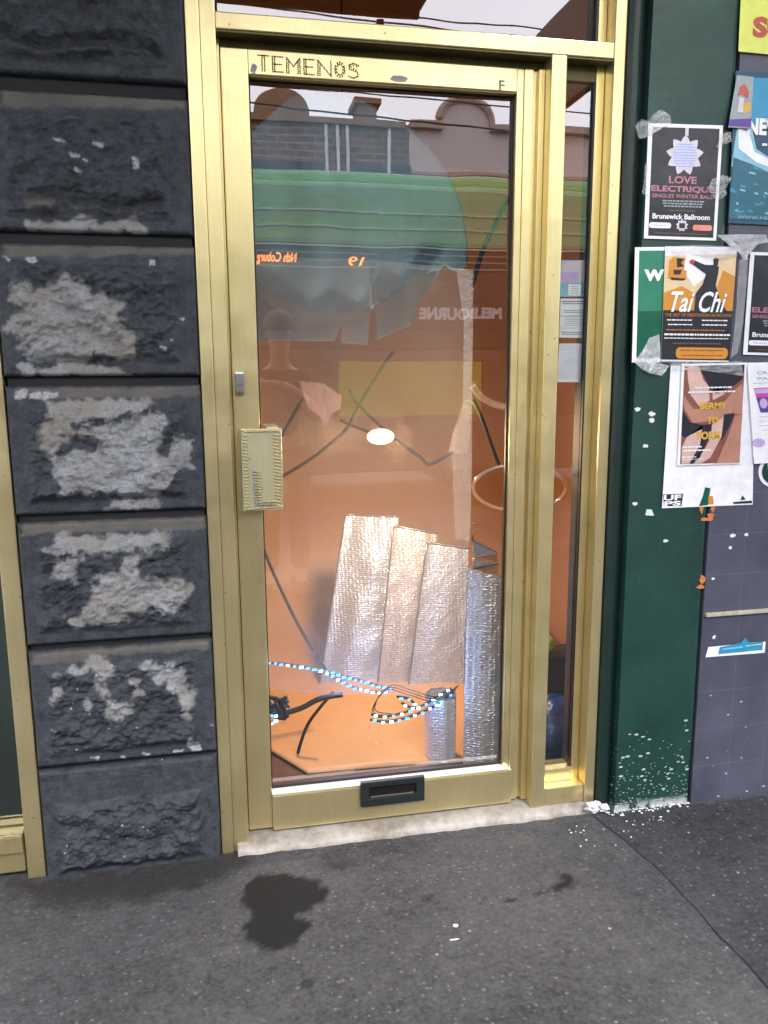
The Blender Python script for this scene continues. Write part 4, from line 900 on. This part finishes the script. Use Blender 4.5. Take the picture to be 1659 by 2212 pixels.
strip('inner loop of glowing led strip just above the outer one', [(802, 1545, 0), (838, 1548, -.01), (880, 1538, 0), (920, 1522, .01), (945, 1505, .02), (976, 1488, .03)], .27, 10, .0065)
strip('short led strip end curling off the coil', [(858, 1506, 0), (886, 1512, 0), (900, 1530, 0), (884, 1528, 0), (868, 1520, 0)], .27, 5, .006)
strip('led strip glowing through the plastic at left', [(560, 1430, 0), (640, 1440, .01), (700, 1450, .01), (745, 1462, .02), (800, 1478, .03), (850, 1490, .03)], .36, 22, .008, LEDB, .9)
strip('second led strip glowing through the plastic below the first', [(600, 1434, 0), (690, 1448, 0), (750, 1480, 0), (800, 1495, .01), (840, 1494, .01)], .34, 18, .008, LED, .4)
strip('led strip end below the black cable knot at left', [(572, 1548, 0), (585, 1546, 0), (598, 1550, 0), (590, 1562, 0), (575, 1560, 0)], .25, 6, .006)
# cables
def cable(label, pts, Y, r=.005, mat=CAB):
    P = spline([at(u, v, Y+(dy[0] if dy else 0)) for u, v, *dy in pts], 10)
    return tag(MB().tube(P, r, 8).build('black_cable', mat, smooth=True), label, 'cable', 'black cables in the orange room')
DCAB = M('brown_cord', (.018, .011, .008), .8, spec=.1)
cable('dark cord crossing upper right of the room beside the plastic', [(1112, 420), (1098, 432), (1062, 500), (1040, 550), (1024, 602), (1018, 620)], .55, .009)
cable('dark cord forming a cross above the lamp', [(560, 1055), (605, 1032), (680, 985), (745, 930), (775, 875), (820, 800), (850, 760)], 1.1, .007, DCAB)
cable('dark cord zigzagging down right of the lamp', [(755, 840), (775, 875), (850, 945), (905, 985), (932, 1002), (1000, 962)], 1.05, .007, DCAB)
cable('thick black cable beside the plastic edge ending by the hoop', [(1022, 862), (1040, 900), (1060, 955), (1082, 1008), (1098, 975), (1102, 950)], .20, .0055)
cable('long dark cable sagging down left side of the doorway', [(560, 1150), (575, 1200), (610, 1280), (650, 1360), (690, 1425), (705, 1450)], .62, .006)
cable('cable lying over the orange floor sheet at lower left', [(720, 1495), (690, 1530), (665, 1565), (648, 1610), (640, 1650)], .45, .006, DCAB)
cable('dark cord at far left beside the lamp glow', [(655, 860), (640, 885), (615, 930), (600, 960)], 1.1, .007, DCAB)
# cable knot
kn = MB(); rk = random.Random(3)
for k in range(9):
    P = [at(580+rk.uniform(-25, 45), 1525+rk.uniform(-25, 30), .26+rk.uniform(-.02, .05)) for _ in range(5)]; kn.tube(spline(P, 6), .005, 6)
P = [at(u, v, .30) for u, v in ((600, 1545), (650, 1530), (690, 1510), (740, 1500))]; kn.tube(spline(P), .009, 6)
tag(kn.build('cable_knot', CAB, smooth=True), 'tangle of black cable at lower left behind the door glass', 'cable')
kn = MB()
for k in range(3):
    P = [at(u+k*3, v-k*5, .28) for u, v in ((985, 1490), (940, 1515), (880, 1500), (840, 1490), (812, 1515), (806, 1545), (840, 1552))]; kn.tube(spline(P), .0016, 6)
tag(kn.build('thin_wire_coil', CAB, smooth=True), 'loose coil of thin black wire above the led loops', 'wire')

# hoops
HO = film_mat('clear_tubing', (.9, .72, .66), .5, .15, .3, 10, .01, .5)
def hoop(label, u, v, ru, rv, Y, r=.006, a0=0, a1=360):
    n = 48; P = [at(u+ru*math.cos(R(a0+(a1-a0)*k/n)), v+rv*math.sin(R(a0+(a1-a0)*k/n)), Y+.10*math.sin(R(a0+(a1-a0)*k/n))) for k in range(n+(0 if a1-a0 == 360 else 1))]
    return tag(MB().tube(P, r, 8, closed=(a1-a0 == 360)).build('plastic_hoop', HO, smooth=True), label, 'hoop', 'clear plastic tubing hoops')
hoop('lower clear plastic hoop behind the right stile, seen in door and side light', 1122, 1053, 100, 50, .22, .0055)
hoop('upper pale plastic tube arc beside the black cable', 1110, 820, 90, 60, .22, .011, 20, 170)
tag(cloth([(1000, 870), (1018, 875), (1012, 978), (985, 980), (970, 975), (980, 930)], .26, 16, 30, .004, 20).build('plastic_offcut', film_mat('pinkish_film', (.85, .7, .68), .4, .2, .8, 25, .01, .35), smooth=True), 'small pale plastic offcut left of the black cable', 'plastic offcut')
tag(cloth([(645, 822), (700, 828), (738, 855), (735, 885), (715, 895), (705, 925), (690, 900), (665, 880)], .34, 30, 30, .008, 12).build('pink_film', film_mat('pink_film', (.80, .42, .45), .5, .2, 1, 18, .02, .35), smooth=True), 'crumpled pink film hanging below the blue canopy', 'plastic offcut')

# bulb added to light the room, where a reflected vehicle light shows
lc = at(822, 943, .78)
lm = thing('stand_in_lamp', 'warm glowing bulb added in the middle of the orange room', 'lamp', lc)
MB().ball(lc, .031, 20, (1.7, 1, .95)).build('bulb', M('bulb_glow', (1, .62, .24), .3, var=0, emis=2.6), lm, smooth=True)
MB().tube([lc+Vector((0, .02, 0)), lc+Vector((0, .09, 0))], .016, 12).build('socket', DCAB, lm)
MB().tube([lc+Vector((0, .09, 0)), lc+Vector((0, 1.08, 0))], .006, 6).build('wall_arm', DCAB, lm)
pl = bpy.data.lights.new('bulb_light', 'POINT'); pl.energy = 8.5; pl.color = (1, .70, .44); pl.shadow_soft_size = .05
po = bpy.data.objects.new('bulb_light', pl); COL.objects.link(po); po.location = Vector((0, -.09, -.02)); po.parent = lm
pl = bpy.data.lights.new('added_downlight', 'SPOT'); pl.energy = 17; pl.color = (1, .72, .47); pl.shadow_soft_size = .05; pl.spot_size = R(178); pl.spot_blend = 1  # extra spot added to throw more of the room light downwards
po = bpy.data.objects.new('added_downlight', pl); COL.objects.link(po); po.location = Vector((0, -.08, -.04)); po.parent = lm; po.rotation_euler = (R(12), 0, 0)

# side light contents
SYN = .075
p = Poster('window_notice', 'top translucent notice with small logo inside the side light', [(1212, 562), (1277, 562), (1273, 641), (1208, 641)], SYN, 'ltblue', 'notices taped inside the side light', 'notice')
p.rect('lilac', .02, .02, .98, .62); p.rect('skyb', .0, .30, 1, .325, 2); p.rect('violet', .0, .325, .6, .62, 2); p.rect('white', .28, .66, .70, .97, 2); p.bars('grey', .36, .62, (.72, .78, .84, .9), .02, 3); p.done()
p = Poster('window_notice', 'middle printed notice with ruled black lines inside the side light', [(1211, 645), (1274, 645), (1270, 730), (1208, 729)], SYN, 'white', 'notices taped inside the side light', 'notice')
p.bars('black', .05, .95, (.07, .13), .02); p.bars('black', .1, .85, (.30, .35), .012); p.rect('grey', 0, .43, 1, .438, 2); p.rect('grey', 0, .465, 1, .473, 2); p.bars('grey', .15, .8, (.53, .58, .63, .68), .012); p.bars('black', .05, .95, (.86, .91), .014); p.rect('grey', 0, .75, 1, .757, 2); p.done()
p = Poster('window_notice', 'lowest page of dense small print inside the side light', [(1208, 742), (1270, 742), (1267, 826), (1204, 825)], SYN, 'white', 'notices taped inside the side light', 'notice')
p.bars('skyb', .05, .95, [.05+.045*i for i in range(20)], .010); p.done()
# bag, box, ball
bgm = MB(); cB = at(1204, 1600, .24)
def bf(a, b):
    an = a*2*math.pi; th = b*math.pi; r = .115*math.sin(th)*(1+.25*noise.noise((math.cos(an)*2, math.sin(an)*2, b*5)))
    return Vector((cB.x+r*math.cos(an), cB.y+r*.8*math.sin(an), lerp(.066, .29, (1-math.cos(th))/2)+.01*noise.noise((an, b*7, 2))))
bgm.grid(36, 30, bf); tag(bgm.build('blue_bag', M('blue_plastic', (.01, .045, .20), .22, bump=1.0, bs=22, dist=.012, var=.3), smooth=True), 'crumpled dark blue plastic bag on floor behind the side light', 'bag')
a = at(1178, 1530, .42); tag(MB().box(a.x-.06, a.x+.15, .42, .55, .058, .36, .006).build('dark_box', M('dark_carton', (.012, .012, .016), .5, bump=.3)), 'dark carton standing behind the blue bag', 'box')
c = at(1187, 1495, .42); tag(MB().ball((c.x, .47, .36+.034), .034, 20, (1.1, 1, 1)).build('lime_ball', M('lime_green', (.40, .62, .03), .5), smooth=True), 'lime green ball on the dark carton behind the side light', 'ball')

# ================================================================== VERANDAHS, STREET
VB = M('verandah_brown', (.10, .055, .035), .6, var=.2); VL = M('verandah_soffit', (.22, .16, .13), .7)
e1 = atm(905, 30, 3.0)
vt = thing('shop_verandah', 'brown street verandah over the stone pillar and window', 'verandah', (-2.5, -.8, e1.z))
MB().box(-5, e1.x, e1.y, -.13, e1.z, e1.z+.10).box(-5, e1.x, e1.y-.05, e1.y, e1.z-.03, e1.z+.25, .004).build('deck', VB, vt)
px = atm(820, 40, 3.06); MB().box(px.x-.02, px.x+.02, px.y-.05, px.y, e1.z-.32, e1.z-.03).build('sign_bracket', VB, vt)
# neighbour's verandah at the right, its side fascia
X2 = 1.9; k1 = atm(1229, 0, 1); k2 = atm(1294, 166, 1)
d1 = ray(1229, 0); d2 = ray(1294, 166); z1 = 1.4+d1.z/d1.x*X2; z2 = 1.4+d2.z/d2.x*X2; yout = 2*GY-at(1150, 120, 0).y
d3 = ray(1150, 80); ym = X2/d3.x*d3.y-2.2; yo = 2*GY-ym
v2 = thing('neighbour_verandah', 'brown verandah with deep side fascia over the tiled wall', 'verandah', (3.5, -1, z2))
MB().box(X2, X2+.05, max(yo, -3.4), -.13, z2, z1, .004).build('side_fascia', VL, v2); MB().box(X2+.055, 8, max(yo, -3.4), -.13, z1-.12, z1, .004).build('deck', VB, v2)
# facade above
struct_w = MB().box(-5, 8, .0, .3, 3.2, 7).box(-5, 8, .31, .4, 3.4, 7)
tag(struct_w.build('upper_facade', M('upper_render', (.20, .18, .17), .85, bump=.3)), 'plain rendered shop wall above the door and verandahs', 'wall')
tag(MB().box(-3.2, -.53, .7, .74, 0, 3.2).build('shop_partition', M('partition_dark', (.02, .02, .02), .8)), 'dark partition behind the left shop window', 'wall')

# tram
tm = thing('tram', 'green and dark tram with orange destination display passing opposite', 'tram', (1, -7.5, -.13))
TF = 2*GY-6.35
DG = M('tram_green', (.34, .62, .30), .35, var=.05); DK = M('tram_dark', (.035, .045, .055), .2, var=.05); YG = M('tram_lime', (.46, .45, .07), .4, var=.04); TW = M('tram_white', (.75, .76, .78), .4, var=.03)
tx0, tx1 = -7, 16
MB().box(tx0, tx1, TF-2.5, TF, 2.68, 3.30, .05).box(tx0+.1, tx1-.1, TF-2.3, TF-.2, 3.31, 3.45, .05).build('roof', DG, tm)
MB().box(tx0, tx1, TF-2.5, TF-.01, 1.62, 2.675, .02).build('window_band', DK, tm)
MB().box(tx0, tx1, TF-2.5, TF, 1.50, 1.615, .01).box(tx0, tx1, TF-2.5, TF, .30, .90, .02).build('lower_panel', M('tram_grey', (.10, .085, .08), .4, var=.05), tm)
l0, l1 = atm(730, 840, 6.35).x, atm(1040, 850, 6.35).x
for xa, xb in ((tx0, l0-.01), (l1+.01, tx1)): MB().box(xa, xb, TF-2.5, TF, .905, 1.495, .004).build('mid_panel', M('tram_maroon', (.09, .05, .05), .4, var=.05), tm)
MB().box(l0, l1, TF-2.5, TF+.002, .905, 1.495, .004).build('lime_panel', YG, tm)
wmb = MB(); wtr = MB()
for k in range(11):
    x = tx0+1+k*2.0; wmb.box(x, x+1.7, TF-.008, TF+.004, 1.85, 2.42, .002)
    for q in range(3): wtr.box(x, x+1.7, TF+.0045, TF+.010, 2.45+q*.07, 2.465+q*.07)
wmb.build('windows', M('tram_window', (.05, .065, .075), .06, var=.1), tm); wtr.build('trim_lines', M('tram_trim', (.30, .36, .36), .3), tm)
MB().box(tx0, tx1, TF, TF+.012, 2.66, 2.675).box(tx0, tx1, TF, TF+.010, 3.0, 3.012).box(tx0, tx1, TF, TF+.010, 2.85, 2.86).build('roof_trim', TW, tm)
for k in range(6): MB().tube([Vector((tx0+2+k*4, TF-2.4, .22)), Vector((tx0+2+k*4, TF-.1, .22))], .32, 20).build('wheel', BLACK, tm)
def face_text(body, xl, xr, z0, z1, Y, mat, name, parent, shear=0, bold=0):
    # text on a wall facing +Y, read by someone looking towards -Y: starts at the larger x
    v, f = text_tris(body, shear, bold); mb = MB(); mb.add([(xr-a*(xr-xl), Y, z0+b*(z1-z0)) for a, b in v], f); return mb.build(name, mat, parent)
AMB = M('amber_led', (1, .20, .03), .4, var=0, emis=5)
a0, a1 = atm(556, 570, 6.35), atm(641, 552, 6.35); face_text('Nth Coburg', a0.x, a1.x, a0.z-.01, a1.z+.02, TF+.014, AMB, 'destination_display', tm, -.3, .012)
a0, a1 = atm(750, 575, 6.35), atm(785, 556, 6.35); face_text('19', a0.x, a1.x, a0.z, a1.z, TF+.014, AMB, 'route_number', tm, -.3, .012)
a0, a1 = atm(905, 678, 6.35), atm(1085, 668, 6.35); face_text('MELBOURNE', a0.x, a1.x, a0.z-.06, a0.z+.07, TF+.006, TW, 'side_lettering', tm, 0, .055)
# overhead wires
WR = M('wire', (.02, .02, .02), .5)
for i, (u1, v1, u2, v2_, Ym) in enumerate(((470, 8, 1330, 106, 9), (470, 2, 900, 40, 11), (540, 182, 1115, 233, 12), (536, 222, 1115, 284, 9))):
    a, b = atm(u1, v1, Ym), atm(u2, v2_, Ym); d = b-a
    tag(MB().tube([a-d*6, a, b, b+d*6], .012, 6).build('overhead_wire', WR), ('highest', 'second', 'third', 'lowest')[i]+' thin black tram wire reflected in the glass', 'wire', 'overhead tram wires')
# buildings opposite
FYm = 18.0; FB = 2*GY-FYm
CRM = M('cream_render', (.66, .54, .52), .85, var=.08); BRK = M('dark_brick', (.20, .11, .09), .85, var=.25, vs=4); BRB = M('brown_render', (.30, .17, .10), .85); CRT = M('cream_trim', (.45, .34, .29), .8)
def arch(cx, cz, rx, rz, y0, y1, n=20):
    return [Vector((cx+rx*math.cos(math.pi*k/n), y0, cz+rz*math.sin(math.pi*k/n))) for k in range(n+1)]
_n, _l, _b = BRK.node_tree.nodes, BRK.node_tree.links, BRK.node_tree.nodes['Principled BSDF']
_t = _n.new('ShaderNodeTexCoord'); _s = _n.new('ShaderNodeSeparateXYZ'); _c = _n.new('ShaderNodeCombineXYZ'); _k = _n.new('ShaderNodeTexBrick')
_l.new(_t.outputs['Object'], _s.inputs[0]); _l.new(_s.outputs['X'], _c.inputs[0]); _l.new(_s.outputs['Z'], _c.inputs[1]); _l.new(_c.outputs[0], _k.inputs['Vector'])
_k.inputs['Scale'].default_value = 1; _k.inputs['Brick Width'].default_value = .46; _k.inputs['Row Height'].default_value = .16; _k.inputs['Mortar Size'].default_value = .02
_k.inputs['Color1'].default_value = (.24, .12, .09, 1); _k.inputs['Color2'].default_value = (.13, .07, .06, 1); _k.inputs['Mortar'].default_value = (.28, .24, .21, 1)
_l.new(_k.outputs['Color'], _b.inputs['Base Color'])
bA = thing('brick_shop', 'dark brick two storey shop with round topped parapet and chimney across the street', 'building', (0, FB, 0))
xr = atm(885, 262, FYm).x; zt = atm(700, 258, FYm).z; g0, g1 = atm(550, 262, FYm), atm(668, 265, FYm)
MB().box(-10, xr, FB-6, FB, 0, zt).build('wall', BRK, bA)
cx = (g0.x+g1.x)/2; rz = atm(608, 190, FYm).z-zt
MB().prism([(cx-(g1.x-g0.x)/2, FB-.3, zt), ] + [Vector((cx-(g1.x-g0.x)/2*math.cos(math.pi*k/20), FB-.3, zt+rz*(math.sin(math.pi*k/20)**.8))) for k in range(1, 20)] + [(cx+(g1.x-g0.x)/2, FB-.3, zt)], (0, .35, 0)).build('parapet_gable', BRB, bA)
c0, c1_ = atm(777, 262, FYm), atm(813, 225, FYm); ch = MB().box(c0.x, c1_.x, FB-.8, FB-.1, zt, c1_.z).box(c0.x-.1, c1_.x+.1, FB-.9, FB, c1_.z, c1_.z+.12); ch.build('chimney', BRB, bA)
for u in (706, 731, 752, 838):
    a, b = atm(u-4, 268, FYm), atm(u+4, 350, FYm); MB().box(a.x, b.x, FB, FB+.05, b.z-1.2, a.z).build('white_pilaster', TW, bA)
MB().box(-9.9, xr-.1, FB, FB+.05, 3.4, 4.2).build('fascia_board', BRB, bA)
for u in (560, 620, 668, 795, 862):
    a = atm(u, 300, FYm); MB().box(a.x-.32, a.x+.32, FB+.001, FB+.04, 4.9, 6.3, .01).build('window', DK, bA); MB().box(a.x-.40, a.x+.40, FB+.001, FB+.12, 4.78, 4.88).build('window_sill', CRT, bA)
MB().box(-9.9, xr-.1, FB-.1, FB+.12, zt-.10, zt+.04).build('cornice', BRB, bA)
bB = thing('cream_shop', 'cream rendered shop with arched parapet and cornice across the street', 'building', (12, FB, 0))
xr0 = xr+.02; zc = atm(1000, 270, FYm).z; g0, g1 = atm(948, 276, FYm), atm(1063, 282, FYm); cx = (g0.x+g1.x)/2; hw = (g1.x-g0.x)/2; rz = atm(1005, 215, FYm).z-zc
MB().box(xr0, 30, FB-6, FB, 0, zc).build('wall', CRM, bB)
MB().prism([Vector((cx-hw*math.cos(math.pi*k/24), FB-.3, zc+rz*(max(0, math.sin(math.pi*k/24))**.75))) for k in range(25)], (0, .28, 0)).build('parapet_arch', CRM, bB)
MB().tube([Vector((cx-hw*math.cos(math.pi*k/24), FB+.02, zc+rz*(max(0, math.sin(math.pi*k/24))**.75))) for k in range(25)], .09, 6).build('arch_moulding', CRT, bB)
MB().box(xr0, cx-hw*.9, FB, FB+.18, zc-.14, zc+.03).box(cx+hw*.9, 30, FB, FB+.18, zc-.14, zc+.03).box(xr0, 30, FB, FB+.06, zc-1.2, zc-1.12).build('cornice', CRT, bB)
for k in range(6):
    x = xr0+1.2+k*3.2; MB().box(x, x+1.0, FB, FB+.03, 4.4, 5.6).build('window', DK, bB)
MB().box(xr0, 30, FB, FB+.04, .3, 3.2).build('shopfront', M('far_shopfront', (.04, .035, .035), .3), bB)
# a building a little further left reaching behind the camera side
bC = thing('far_block', 'plain grey commercial block across the street far left', 'building', (-20, FB, 0))
MB().box(-32, -10.1, FB-6, FB, 0, 6.5).build('wall', M('grey_block', (.2, .2, .2), .85), bC); MB().box(-31, -11, FB, FB+.03, 3.8, 5.2).build('windows', DK, bC)

# ================================================================== PHOTOGRAPHER (seen mirrored in the glass)
def skin(name, joints, edges, mat, parent, lvl=2):
    me = bpy.data.meshes.new(name); org = Vector(parent.location)
    me.from_pydata([Vector(j[0])-org for j in joints], edges, []); me.materials.append(mat)
    o = bpy.data.objects.new(name, me); COL.objects.link(o); o.parent = parent
    sm = o.modifiers.new('skin', 'SKIN'); sm.use_smooth_shade = True; lay = me.skin_vertices[0] if me.skin_vertices else None
    if lay is None:
        bm = bmesh.new(); bm.from_mesh(me); bm.verts.layers.skin.verify(); bm.to_mesh(me); bm.free(); lay = me.skin_vertices[0]
    for i, j in enumerate(joints):
        r = j[1]; lay.data[i].radius = (r, r) if not isinstance(r, tuple) else r
        lay.data[i].use_root = (i == 0)
    su = o.modifiers.new('sub', 'SUBSURF'); su.levels = lvl; su.render_levels = lvl
    return o
hd = at(603, 722, 2*GY+2.62); hx, hz = hd.x, hd.z; hy = -2.62
ps = thing('person', 'person in dark clothes holding up a phone, mirrored in the door glass', 'person', (hx, hy, 0))
SK = M('skin', (.50, .29, .22), .5, var=.08); SH = M('dark_jumper', (.03, .025, .025), .85); TRS = M('dark_trousers', (.02, .022, .03), .85); HR = M('short_hair', (.12, .07, .055), .8, bump=.6, bs=90)
N = hz-.02; s = hz/1.52
J = [((hx, hy-.06, .88*s), .13), ((hx, hy-.05, 1.08*s), .12), ((hx, hy-.05, 1.26*s), .125), ((hx, hy-.04, 1.34*s), .06), ((hx, hy-.02, 1.42*s), .052), ((hx, hy, hz-.03), .078), ((hx, hy+.004, hz+.05), .086), ((hx, hy-.01, hz+.10), .06),
     ((hx-.17, hy-.05, 1.27*s), .055), ((hx-.26, hy+.0, 1.06*s), .044), ((hx-.16, hy+.20, 1.22*s), .034), ((hx-.12, hy+.26, 1.27*s), .028),
     ((hx+.17, hy-.05, 1.27*s), .055), ((hx+.23, hy-.02, 1.04*s), .044), ((hx+.10, hy+.18, 1.18*s), .034), ((hx-.02, hy+.26, 1.25*s), .028),
     ((hx-.09, hy-.05, .80*s), .088), ((hx-.10, hy-.02, .46*s), .058), ((hx-.10, hy-.05, .09), .042), ((hx-.10, hy+.08, .04), .036),
     ((hx+.09, hy-.05, .80*s), .088), ((hx+.10, hy-.02, .46*s), .058), ((hx+.10, hy-.05, .09), .042), ((hx+.11, hy+.08, .04), .036), ((hx, hy+.088, hz+.005), .016)]
Ed = [(0, 1), (1, 2), (2, 3), (3, 4), (4, 5), (5, 6), (6, 7), (2, 8), (8, 9), (9, 10), (10, 11), (2, 12), (12, 13), (13, 14), (14, 15), (0, 16), (16, 17), (17, 18), (18, 19), (0, 20), (20, 21), (21, 22), (22, 23)]
body = skin('body', J[:-1], Ed, SK, ps)
fc = MB(); fc.ball((hx, hy+.092, hz-.005), .016, 8, (.8, 1, 1.3)); fc.ball((hx-.082, hy, hz), .022, 8, (.4, .8, 1.2)); fc.ball((hx+.082, hy, hz), .022, 8, (.4, .8, 1.2)); fc.build('nose_and_ears', SK, ps, smooth=True)
ey = MB(); ey.ball((hx-.032, hy+.080, hz+.025), .011, 8); ey.ball((hx+.032, hy+.080, hz+.025), .011, 8); ey.box(hx-.025, hx+.025, hy+.078, hy+.084, hz-.052, hz-.044, .002); ey.build('eyes_and_mouth', M('eye_dark', (.05, .02, .02), .3), ps, smooth=True)
hm = MB()
def hf(a, b):
    th = b*math.pi*.52; an = a*2*math.pi; r = .104
    return Vector((hx+r*.93*math.sin(th)*math.cos(an), hy-.012+r*1.02*math.sin(th)*math.sin(an), hz+.035+r*1.05*math.cos(th)))
hm.grid(28, 12, hf); hm.build('hair', HR, ps, smooth=True, solid=.006)
gr = .014
T = [(j[0], (j[1] if not isinstance(j[1], tuple) else j[1][0])+gr) for j in J]
shirt = [T[0], T[1], T[2], (Vector(T[3][0])-Vector((0, 0, .02)), .07), T[8], T[9], (Vector(J[9][0]).lerp(Vector(J[10][0]), .8), .045), T[12], T[13], (Vector(J[13][0]).lerp(Vector(J[14][0]), .8), .045)]
skin('jumper', shirt, [(0, 1), (1, 2), (2, 3), (2, 4), (4, 5), (5, 6), (2, 7), (7, 8), (8, 9)], SH, ps)
tr_ = [(J[0][0], .142), (J[16][0], .102), (J[17][0], .075), ((J[18][0][0], J[18][0][1], .13), .065), (J[20][0], .102), (J[21][0], .075), ((J[22][0][0], J[22][0][1], .13), .065)]
skin('trousers', tr_, [(0, 1), (1, 2), (2, 3), (0, 4), (4, 5), (5, 6)], TRS, ps)
for sx in (-1, 1):
    x = hx+.10*sx; MB().box(x-.05, x+.05, hy-.12, hy+.15, .006, .085, .02).build('shoe', M('shoe_black', (.02, .02, .02), .5), ps, smooth=True)
# phone held at the camera, just behind the lens plane
PC = Vector((CAM.x+.03, CAM.y-.018, CAM.z-.05))
def finger(base, mid, tip, r=.008): return [(base, r*1.15), (mid, r), (tip, r*.85)]
hands = [(Vector(J[11][0]), Vector((PC.x-.045, PC.y-.03, PC.z-.03))), (Vector(J[15][0]), Vector((PC.x+.045, PC.y-.03, PC.z-.03)))]
for hi, (wr, tgt) in enumerate(hands):
    sgn = -1 if hi == 0 else 1
    palm = wr.lerp(tgt, .75); JJ = [(wr, .026), (wr.lerp(palm, .5), .024), (palm, .028)]; EE = [(0, 1), (1, 2)]
    for k in range(4):
        z = PC.z-.055+.022*k; b = len(JJ); L = (1, 1.1, 1.05, .85)[k]
        JJ += [(Vector((PC.x+sgn*.052, PC.y-.030, z)), .010), (Vector((PC.x+sgn*.060, PC.y-.012, z+.002)), .009), (Vector((PC.x+sgn*(.060-.012*L), PC.y-.004, z+.003)), .008)]
        EE += [(2, b), (b, b+1), (b+1, b+2)]
    b = len(JJ); JJ += [(Vector((PC.x+sgn*.050, PC.y-.038, PC.z-.065)), .012), (Vector((PC.x+sgn*.030, PC.y-.030, PC.z-.050)), .010), (Vector((PC.x+sgn*.018, PC.y-.022, PC.z-.035)), .009)]
    EE += [(2, b), (b, b+1), (b+1, b+2)]
    skin('hand', JJ, EE, SK, ps, 1)
    # forearm link between body wrist and hand
    skin('forearm', [(Vector(J[10][0] if hi == 0 else J[14][0]), .034), (wr, .027)], [(0, 1)], SK, ps, 1)
ph = thing('phone', 'black phone held up in both hands to take the picture', 'phone', (PC.x, PC.y, PC.z-.08))
MB().box(PC.x-.045, PC.x+.045, PC.y-.012, PC.y-.003, PC.z-.075, PC.z+.075, .004).build('case', M('phone_black', (.02, .02, .022), .3), ph)
MB().tube([Vector((PC.x+.025, PC.y-.003, PC.z+.05)), Vector((PC.x+.025, PC.y-.001, PC.z+.05))], .008, 12).build('lens', M('lens_glass', (.01, .01, .02), .05), ph)

for o in bpy.data.objects:
    if '_org' in o: del o['_org']
